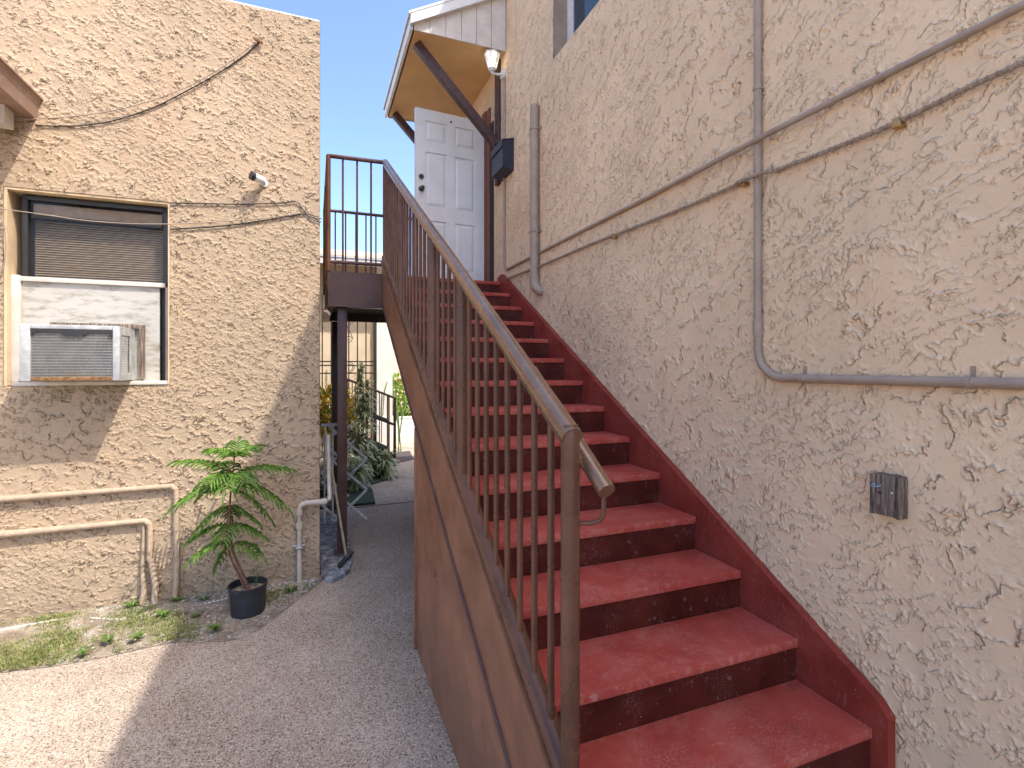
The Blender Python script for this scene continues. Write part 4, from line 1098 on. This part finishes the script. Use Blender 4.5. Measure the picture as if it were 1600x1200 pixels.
# railing
def rtop(y): return H - .185 + (y - 1.24) * (2.005 + .185) / (YL - .03 - 1.24)
YN, YTOP = 1.24, YL - .03
PN = lambda y, z: Vector((XRAIL, y, z))
q = MB()
q.tube([PN(YN - .012, rtop(YN - .012)), PN(YTOP, rtop(YTOP))], .031, 18)
rail = part('railing', q, 'rail_top', st)
q = MB(); q.bar(PN(YN, rtop(YN) - .040), PN(YTOP, rtop(YTOP) - .040), .022, .012, (0, -.4, 1)); part('under_bar', q, 'brown_rail', rail)
q = MB(); lo = lambda y: sz(y, OT) + .047
ysp = onX(722, 760, XRAIL).y
q.tube([PN(YN, lo(YN)), PN(YTOP + .02, lo(YTOP + .02))], .033, 14); part('lower_rail', q, 'brown_rail', rail)
pys = [YN, onX(722, 500, XRAIL).y, onX(677, 500, XRAIL).y, onX(627.6, 500, XRAIL).y, YTOP]
for i, y in enumerate(pys):
    r_ = .026 if i < 4 else .022
    zt_ = rtop(y) + (.012 if i == 0 else 0); zb_ = (.03 if i == 0 else lo(y) - .06)
    q = MB()
    if i == 0: q.tube([(XRAIL, y, zb_), (XRAIL, y, zt_ - .02), (XRAIL, y, zt_ + .004), (XRAIL, y, zt_ + .016)], [r_, r_, r_ * .97, r_ * .75], 20)
    else: q.tube([(XRAIL, y, zb_), (XRAIL, y, zt_)], r_, 18)
    part('post', q, 'brown_rail', rail)
q = MB(); hgt = rtop(2) - .04 - lo(2) - .02; q.tube([(0, 0, 0), (0, 0, hgt)], .0105, 10); bmesh_ = q.mesh('baluster', 'brown_rail')
for (ya, yb, n_) in ((pys[0], pys[1], 8), (pys[1], pys[2], 4), (pys[2], pys[3], 8), (pys[3], pys[4], 7)):
    for i in range(n_):
        y = ya + (yb - ya) * (i + 1) / (n_ + 1); link('baluster', bmesh_, rail, (XRAIL, y, lo(y) + .02))
# landing rails
ZR = H + 2.005
q = MB(); q.tube([(XRAIL, YTOP, ZR), (XRAIL - .02, YTOP + .005, ZR), (XLL + .02, YL - .0, ZR), (XLL, YL + .012, ZR)], .020, 12); q.tube([(XLL, YL, ZR), (XLL, YLB, ZR)], .020, 12); q.tube([(XLL, YLB, ZR), (XWALL - .01, YLB, ZR)], .020, 12); part('landing_rail', q, 'brown_dark', rail)
q = MB(); zlo = ZL + .085; q.tube([(XRAIL, YL - .005, zlo), (XLL, YL, zlo)], .018, 10); q.tube([(XLL, YL, zlo), (XLL, YLB, zlo)], .018, 10); q.tube([(XLL, YLB, zlo), (XWALL - .01, YLB, zlo)], .018, 10); part('landing_lower_rail', q, 'brown_dark', rail)
q = MB(); q.tube([(0, 0, ZL + .0), (0, 0, ZR)], .022, 14); lpm = q.mesh('post', 'brown_rail')
for x_, y_ in ((XLL, YL), (XLL, YLB), (XLL, (YL + YLB) / 2), (1.0, YLB)): link('post', lpm, rail, (x_, y_, 0))
q = MB(); q.tube([(0, 0, zlo - .09), (0, 0, ZR)], .0095, 8); lbm = q.mesh('baluster', 'brown_dark')
for i in range(1, 4): link('baluster', lbm, rail, (XLL + (XRAIL - XLL) * i / 4, YL, 0))
for i in range(1, 13):
    if i == 6: continue
    link('baluster', lbm, rail, (XLL, YL + (YLB - YL) * i / 13, 0))
for i in range(1, 14): link('baluster', lbm, rail, (XLL + (XWALL - XLL) * i / 14, YLB, 0))
# grab rail stub curling back to the newel
q = MB(); ga = Vector((.695, 1.62, H - .015)); gb = onX(948, 768, .712)
gb_ = Vector((.712, gb.y, gb.z)); q.tube([ga, gb_], .024, 16); gb2 = part('grab_rail', q, 'rail_top', rail)
d_ = (gb_ - ga).normalized()
q = MB(); c0 = gb_ - d_ * .018 + Vector((0, 0, -.02)); q.tube([c0, c0 + Vector((0, 0, -.055)), c0 + Vector((-.006, .008, -.072)), c0 + Vector((-.02, .03, -.083)), Vector((XRAIL + .01, YN, c0.z - .09))], .0065, 10); part('grab_bracket', q, 'brown_rail', rail)

# floodlight at the landing corner
fp = Vector((XLL - .015, YL + .03, FB - .05))
fl_ = thing('floodlight', 'small round beige floodlight under the landing corner', 'floodlight', fp)
q = MB(); q.tube([fp + Vector((0, 0, .037)), fp + Vector((0, -.01, .01)), fp + Vector((0, -.03, -.012))], .012, 10); part('bracket', q, 'beige_paint', fl_)
q = MB(); q.tube([fp + Vector((.012, -.02, -.02)), fp + Vector((.004, -.035, -.03)), fp + Vector((-.008, -.06, -.045)), fp + Vector((-.014, -.072, -.052))], [.018, .036, .042, .036], 18); part('lamp_head', q, 'beige_paint', fl_)

# ================================================================== broom and folding rack
bb = Vector((.278, 5.03, .065)); bt = Vector((.095, 5.36, 1.25))
bro = thing('floor_squeegee', 'wooden handled floor squeegee leaning by the landing post', 'squeegee', (.27, 5.03, .035))
q = MB(); q.tube([bb, bt], .0125, 10); part('handle', q, 'broom_wood', bro)
q = MB(); h0 = onZ(530, 888, .04); h1 = onZ(550, 866, .04); q.bar((h0.x, h0.y, .062), (h1.x, h1.y, .062), .035, .03, bev=.006); hd = part('head', q, 'dark_metal', bro)
q = MB(); q.bar((h0.x, h0.y, .041), (h1.x, h1.y, .041), .008, .016); part('blade', q, 'black_plastic', hd)

rk = thing('folding_lattice_rack', 'white folding lattice drying rack standing behind the landing post', 'rack', (.35, 6.35, 0))
tips = [onY(x, y, 6.30) for x, y in ((567, 717), (571, 765), (574, 813))]
xr_ = .585; dzt_ = .36
M['rack_paint'] = plain('rack_paint', (.80, .81, .80), .5, .15, 20)
ztips = [t_.z for t_ in tips]
def slat(a, b, dy): 
    q = MB(); q.bar((a[0], 6.30 + dy, a[1]), (b[0], 6.30 + dy, b[1]), .026, .012, (0, 1, 0)); part('lattice_slat', q, 'rack_paint', rk)
xl_ = .075
zs3 = [1.17, ztips[0], ztips[1], max(.03, ztips[2])]
for i in range(1, 4):
    z = zs3[i]
    # from each right-hand tip one slat rises to the left and one falls to the left
    zu = z + (xr_ - xl_) * .95; zd = z - (xr_ - xl_) * .95
    if i < 4:
        fu = min(1, (1.17 - z) / (zu - z)); slat((xr_, z), (xr_ + (xl_ - xr_) * fu, z + (zu - z) * fu), .0)
        fdn = min(1, (z - .02) / (z - zd)); 
        if fdn > .1: slat((xr_, z), (xr_ + (xl_ - xr_) * fdn, z + (zd - z) * fdn), .014)
for zz in (.25, .62, .98):
    slat((xl_, zz), (xl_ + .36, min(1.17, zz + .34)), .014); slat((xl_, zz), (xl_ + min(.30, (zz - .02)), zz - min(.30, zz - .02)), 0)
for i, xx in enumerate((.11, .20)):
    q = MB(); q.tube([(xx, 6.28 + .05 * i, .0), (xx, 6.28 + .05 * i, 1.17)], .011, 8); part('upright', q, 'rack_paint', rk)
q = MB(); q.tube([(.075, 6.25, 1.165), (.33, 6.25, 1.165)], .012, 8); q.tube([(.075, 6.36, 1.165), (.33, 6.36, 1.165)], .012, 8); part('top_bar', q, 'rack_paint', rk)
for z in zs3[1:3]:
    q = MB(); q.tube([(xr_ - .005, 6.285, z), (xr_ - .005, 6.33, z)], .011, 8); part('pivot', q, 'steel', rk)

# ================================================================== back courtyard
bedc = [onZ(x, y) for x, y in ((500, 790), (587, 784), (575, 742), (596, 742), (606, 720), (560, 705), (500, 705))]
q = MB(); q.prism([(-.35, 7.05), (.76, 7.05), (.82, 8.2), (1.15, 8.5), (1.25, 9.4), (-.35, 9.4)], (-.01, .03), 'z'); struct('planter_bed', q, 'turf', 'dark green planted bed at the end of the walkway', 'bed')

def strap(mb, base, az, L, el, wdt, droop, rn, two=True):
    d = Vector((math.cos(az), math.sin(az), 0)); sd = Vector((-d.y, d.x, 0)); seg = 4
    P_ = []
    for i in range(seg + 1):
        v = i / seg
        P_.append(base + d * L * v * math.cos(el) + Vector((0, 0, 1)) * (L * v * math.sin(el) - droop * L * v * v))
    ws = [wdt * .5, wdt, wdt * .95, wdt * .6, wdt * .05]
    vs = []
    for p, w_ in zip(P_, ws): vs += [p - sd * w_, p - sd * w_ * .45 + Vector((0, 0, -.15 * w_)), p + sd * w_ * .45 + Vector((0, 0, -.15 * w_)), p + sd * w_]
    fs = []; mis = []
    for i in range(seg):
        for j in range(3):
            mb.add([vs[i * 4 + j], vs[i * 4 + j + 1], vs[i * 4 + 4 + j + 1], vs[i * 4 + 4 + j]], [(0, 1, 2, 3)], 0 if j == 1 else 1)
def dracaena(x, y, hgt, rad, nl, label, seed, spread=1.0, zmin=.0, group='variegated plants in the bed'):
    rn = random.Random(seed); t = thing('variegated_plant', label, 'plant', (x, y, .03), group)
    q = MB()
    stems = []
    for i in range(3):
        a = rn.uniform(0, 6.28); tp = Vector((x + math.cos(a) * rad * .35, y + math.sin(a) * rad * .35, .03 + hgt * rn.uniform(.75, .95)))
        b = Vector((x + math.cos(a) * .03, y + math.sin(a) * .03, .03)); q.tube([b, b.lerp(tp, .5) + Vector((.01, .01, 0)), tp], [.014, .012, .008], 6); stems.append((b, tp))
    part('stem', q, 'trunk', t)
    q = MB()
    for i in range(nl):
        b, tp = stems[i % 3]; v = zmin + (1 - zmin) * rn.random() ** .8; p = b.lerp(tp, v)
        strap(q, p, rn.uniform(0, 6.28), rad * rn.uniform(.6, 1.05) * (1.0 if v < .8 else .75), rn.uniform(.15, .9) + (.5 if v > .85 else 0), rad * .075, rn.uniform(.3, .9), rn)
    part('foliage', q, ['leaf_dark', 'leaf_cream'], t, fix=False)
dracaena(1.02, 8.66, .46, .38, 220, 'low bushy variegated plant spilling over the bed edge', 31)
dracaena(.70, 8.55, .95, .32, 240, 'middling variegated plant behind the lattice rack', 32)
dracaena(.80, 9.05, 1.95, .30, 420, 'tallest variegated plant in front of the iron grille', 33, zmin=.45)
dracaena(.35, 8.2, .75, .34, 220, 'variegated plant between house corner and landing post', 34)
dracaena(.25, 7.75, .48, .30, 160, 'short variegated plant at the front of the bed', 35)
dracaena(.55, 7.9, .40, .30, 180, 'round variegated clump just behind the lattice tips', 36)

# yellow croton
def shrub(name, label, x, y, z0, rx, rz, nl, size, mats, seed, ry=None, cat='shrub'):
    rn = random.Random(seed); t = thing(name, label, cat, (x, y, 0)); ry = ry or rx
    q = MB()
    for i in range(5):
        a = rn.uniform(0, 6.28); q.tube([(x + rn.uniform(-.1, .1), y, .0), (x + math.cos(a) * rx * .4, y + math.sin(a) * ry * .4, z0 + rz * .5)], [.012, .006], 6)
    part('stem', q, 'trunk', t)
    q = MB()
    for i in range(nl):
        while True:
            v = Vector((rn.uniform(-1, 1), rn.uniform(-1, 1), rn.uniform(-1, 1)))
            if .3 < v.length < 1 + .2 * mnoise.noise(v * 3): break
        p = Vector((x + v.x * rx, y + v.y * ry, z0 + v.z * rz))
        d = (v + Vector((rn.gauss(0, .6), rn.gauss(0, .6), rn.gauss(0, .6)))).normalized(); s_ = d.cross(Vector((rn.gauss(0, 1), rn.gauss(0, 1), rn.gauss(0, 1)))).normalized()
        L = size * rn.uniform(.6, 1.2)
        q.add([p, p + d * L * .5 + s_ * L * .22, p + d * L, p + d * L * .5 - s_ * L * .22], [(0, 1, 2, 3)], 0 if rn.random() < .75 else min(1, len(mats) - 1))
    part('foliage', q, mats, t, fix=False)
shrub('croton_shrub', 'yellow leaved croton shrub in front of the iron grille', .30, 9.75, 1.05, .42, .42, 1500, .12, ['croton', 'weed'], 61)

# back porch house
YP = 10.9
bx1 = onY(613, 560, YP).x; bx0 = -6
bh = thing('back_house', 'cream back house with pale tiled roof behind the grille', 'house', (-2, YP + 1, 0))
q = MB(); xw = onY(587, 560, YP).x; q.box(bx0, xw, YP + .10, YP + .25, -.1, 3.95); part('wall', q, 'cream_wall', bh)
q = MB(); q.box(xw + .001, bx1, YP - .02, YP + .30, -.1, 3.95); q.box(bx1 - .18, bx1 - .002, YP + .30, YP + 5, -.1, 3.95); part('end_wall', q, 'white_wall', bh)
rz0 = 3.96
for i in range(9):
    y_ = YP - .5 + i * .34; z_ = rz0 + i * .085
    q = MB(); q.prism([(y_, z_), (y_ + .40, z_ + .10), (y_ + .40, z_ + .125), (y_, z_ + .035)], (bx0, bx1 + .3), 'x'); part('roof_course', q, 'tile_roof', bh)
q = MB(); q.box(bx0, bx1 + .3, YP - .48, YP - .44, rz0 - .14, rz0 - .003); part('fascia', q, 'white_paint', bh)
# iron grille
gy = 10.35
ig = thing('iron_grille', 'dark wrought iron security grille with scrolls before cream wall', 'grille', (.5, gy, 0))
GX = lambda px, py=560: onY(px, py, gy)
gz1 = 3.2
xs_ = [GX(585).x - .125 * i * 1.28 for i in range(1, 14)]
q = MB(); q.box(-.011, .011, gy - .011, gy + .011, .15, gz1); brm = q.mesh('bar', 'dark_metal')
for x in xs_: link('bar', brm, ig, (x, 0, 0))
q = MB(); x = GX(586).x; q.box(x - .03, x + .03, gy - .03, gy + .03, 0, gz1 + .05, .004); part('post', q, 'dark_metal', ig)
xl = xs_[-1] - .1
for py in (565, 571, 583, 660):
    z = GX(560, py).z; q = MB(); q.box(xl, GX(586).x - .03, gy - .015, gy + .015, z - .012, z + .012); part('rail', q, 'dark_metal', ig)
def scroll(cx, cz, r, flip):
    pts = []
    for i in range(26):
        a = i / 25 * 4.2 * math.pi / 1.5; rr = r * (1 - .75 * i / 25); pts.append(Vector((cx + flip * rr * math.cos(a), gy - .014, cz + rr * math.sin(a) * flip)))
    return pts
zt1 = GX(545, 518).z
q = MB(); cx = GX(545).x
q.tube(scroll(cx, zt1 + .16, .07, 1), .007, 6); q.tube(scroll(cx, zt1 - .14, .08, -1), .007, 6); q.tube([(cx - .06, gy - .014, zt1 + .16), (cx + .08, gy - .014, zt1 - .14)], .007, 6); part('scroll', q, 'dark_metal', ig)
q = MB(); z = GX(545, 574).z; q.tube(arc((cx, gy - .014, z), .07, -math.pi / 2, math.pi / 2, (1, 0, 0), (0, 0, 1), 10), .008, 6); q.tube(arc((cx, gy - .014, z), .10, -math.pi / 2, math.pi / 2, (1, 0, 0), (0, 0, 1), 10), .008, 6); part('ring', q, 'dark_metal', ig)

# porch steps with black rail
sy = 9.62
ps = thing('porch_steps', 'short black metal porch steps with hand rails', 'steps', (1.1, sy + .4, 0))
xb_ = onZ(617, 728).x
for i in range(3):
    q = MB(); q.box(xb_ - .30 * (i + 1), xb_ - .30 * i, sy + .03, sy + .85, .17 * (i + 1) - .04, .17 * (i + 1), .004); part('tread', q, 'dark_metal', ps)
for yy in (sy, sy + .86):
    q = MB(); q.prism([(xb_ + .02, .0), (xb_ + .02, .22), (xb_ - 1.0, .75), (xb_ - 1.0, .45), (xb_ - .35, 0)], (yy, yy + .025), 'y'); part('stringer', q, 'black_plastic', ps)
    q = MB(); q.box(xb_ - .03, xb_ + .02, yy - .012, yy + .038, 0, 1.24, .004); part('post', q, 'brown_dark', ps)
    zr = lambda x, b: b + (xb_ - x) * .43
    q = MB(); q.tube([(xb_ + .02, yy + .012, 1.25), (xb_ - 1.1, yy + .012, zr(xb_ - 1.1, 1.25))], .022, 10); part('hand_rail', q, 'brown_dark', ps)
    q = MB(); q.bar((xb_, yy + .012, .76), (xb_ - 1.1, yy + .012, zr(xb_ - 1.1, .76)), .03, .045); part('mid_rail', q, 'black_plastic', ps)
    for i in range(1, 7):
        x = xb_ - .14 * i; q = MB(); q.tube([(x, yy + .012, .25 + .14 * i * .5), (x, yy + .012, zr(x, 1.24))], .009, 8); part('baluster', q, 'brown_dark', ps)
# door mat
m0 = onZ(621, 724); m1 = onZ(647, 718); m2 = onZ(640, 705); m3 = onZ(618, 708)
q = MB(); q.prism([(m0.x, m0.y), (m1.x, m1.y), (m2.x, m2.y), (m3.x, m3.y)], (.001, .014), 'z'); tag(link('door_mat', q.mesh('door_mat', 'mat_rubber')), 'dark rubber door mat at the foot of the porch steps', 'mat')
# low white wall, hedge, neighbour
yq = onZ(625, 683).y
q = MB(); q.box(-1, 9, yq, yq + .18, -.05, .48, .01); lw = link('low_wall', q.mesh('low_wall', 'white_wall')); tag(lw, 'low white garden wall in front of the bright hedge', 'wall')
q = MB(); q.box(-1.02, 9.02, yq - .02, yq + .20, .482, .52, .006); part('coping', q, 'white_paint', lw)
shrub('hedge', 'sunlit lime green hedge behind the low white wall', 3.2, yq + .95, .85, 2.6, .75, 5200, .17, ['hedge', 'weed'], 71, .6, 'hedge')
q = MB(); q.box(-3, 12, yq + 5.5, yq + 9, -.1, 4.2); nh = thing('neighbour_house', 'peach painted neighbour house beyond the hedge', 'house', (4, yq + 7, 0)); part('wall', q, 'peach_wall', nh)
q = MB(); q.prism([(yq + 5.1, 4.2), (yq + 7.2, 5.1), (yq + 9.3, 4.2)], (-3.3, 12.3), 'x'); part('roof', q, 'tile_roof', nh)
q = MB(); q.box(-3.02, 12.02, yq + 5.46, yq + 5.498, 1.28, 1.36); part('trim_band', q, 'jamb', nh)
# drooping stems beside the steps
q = MB(); b0 = Vector((1.72, 11.2, 0))
sp = thing('drooping_plant', 'slender drooping stemmed plant beside the porch steps', 'plant', b0)
rn = random.Random(5)
for i in range(7):
    a = rn.uniform(-1.2, 1.2); h = rn.uniform(1.0, 1.75); s_ = rn.choice((-1, 1))
    q.tube(smooth_path([b0 + Vector((rn.uniform(-.05, .05), 0, 0)), b0 + Vector((s_ * .08, a * .1, h * .7)), b0 + Vector((s_ * .22, a * .2, h)), b0 + Vector((s_ * .36, a * .3, h * .8)), b0 + Vector((s_ * .40, a * .3, h * .5))], 5), .011, 6)
part('stem', q, 'leaf_dark', sp)
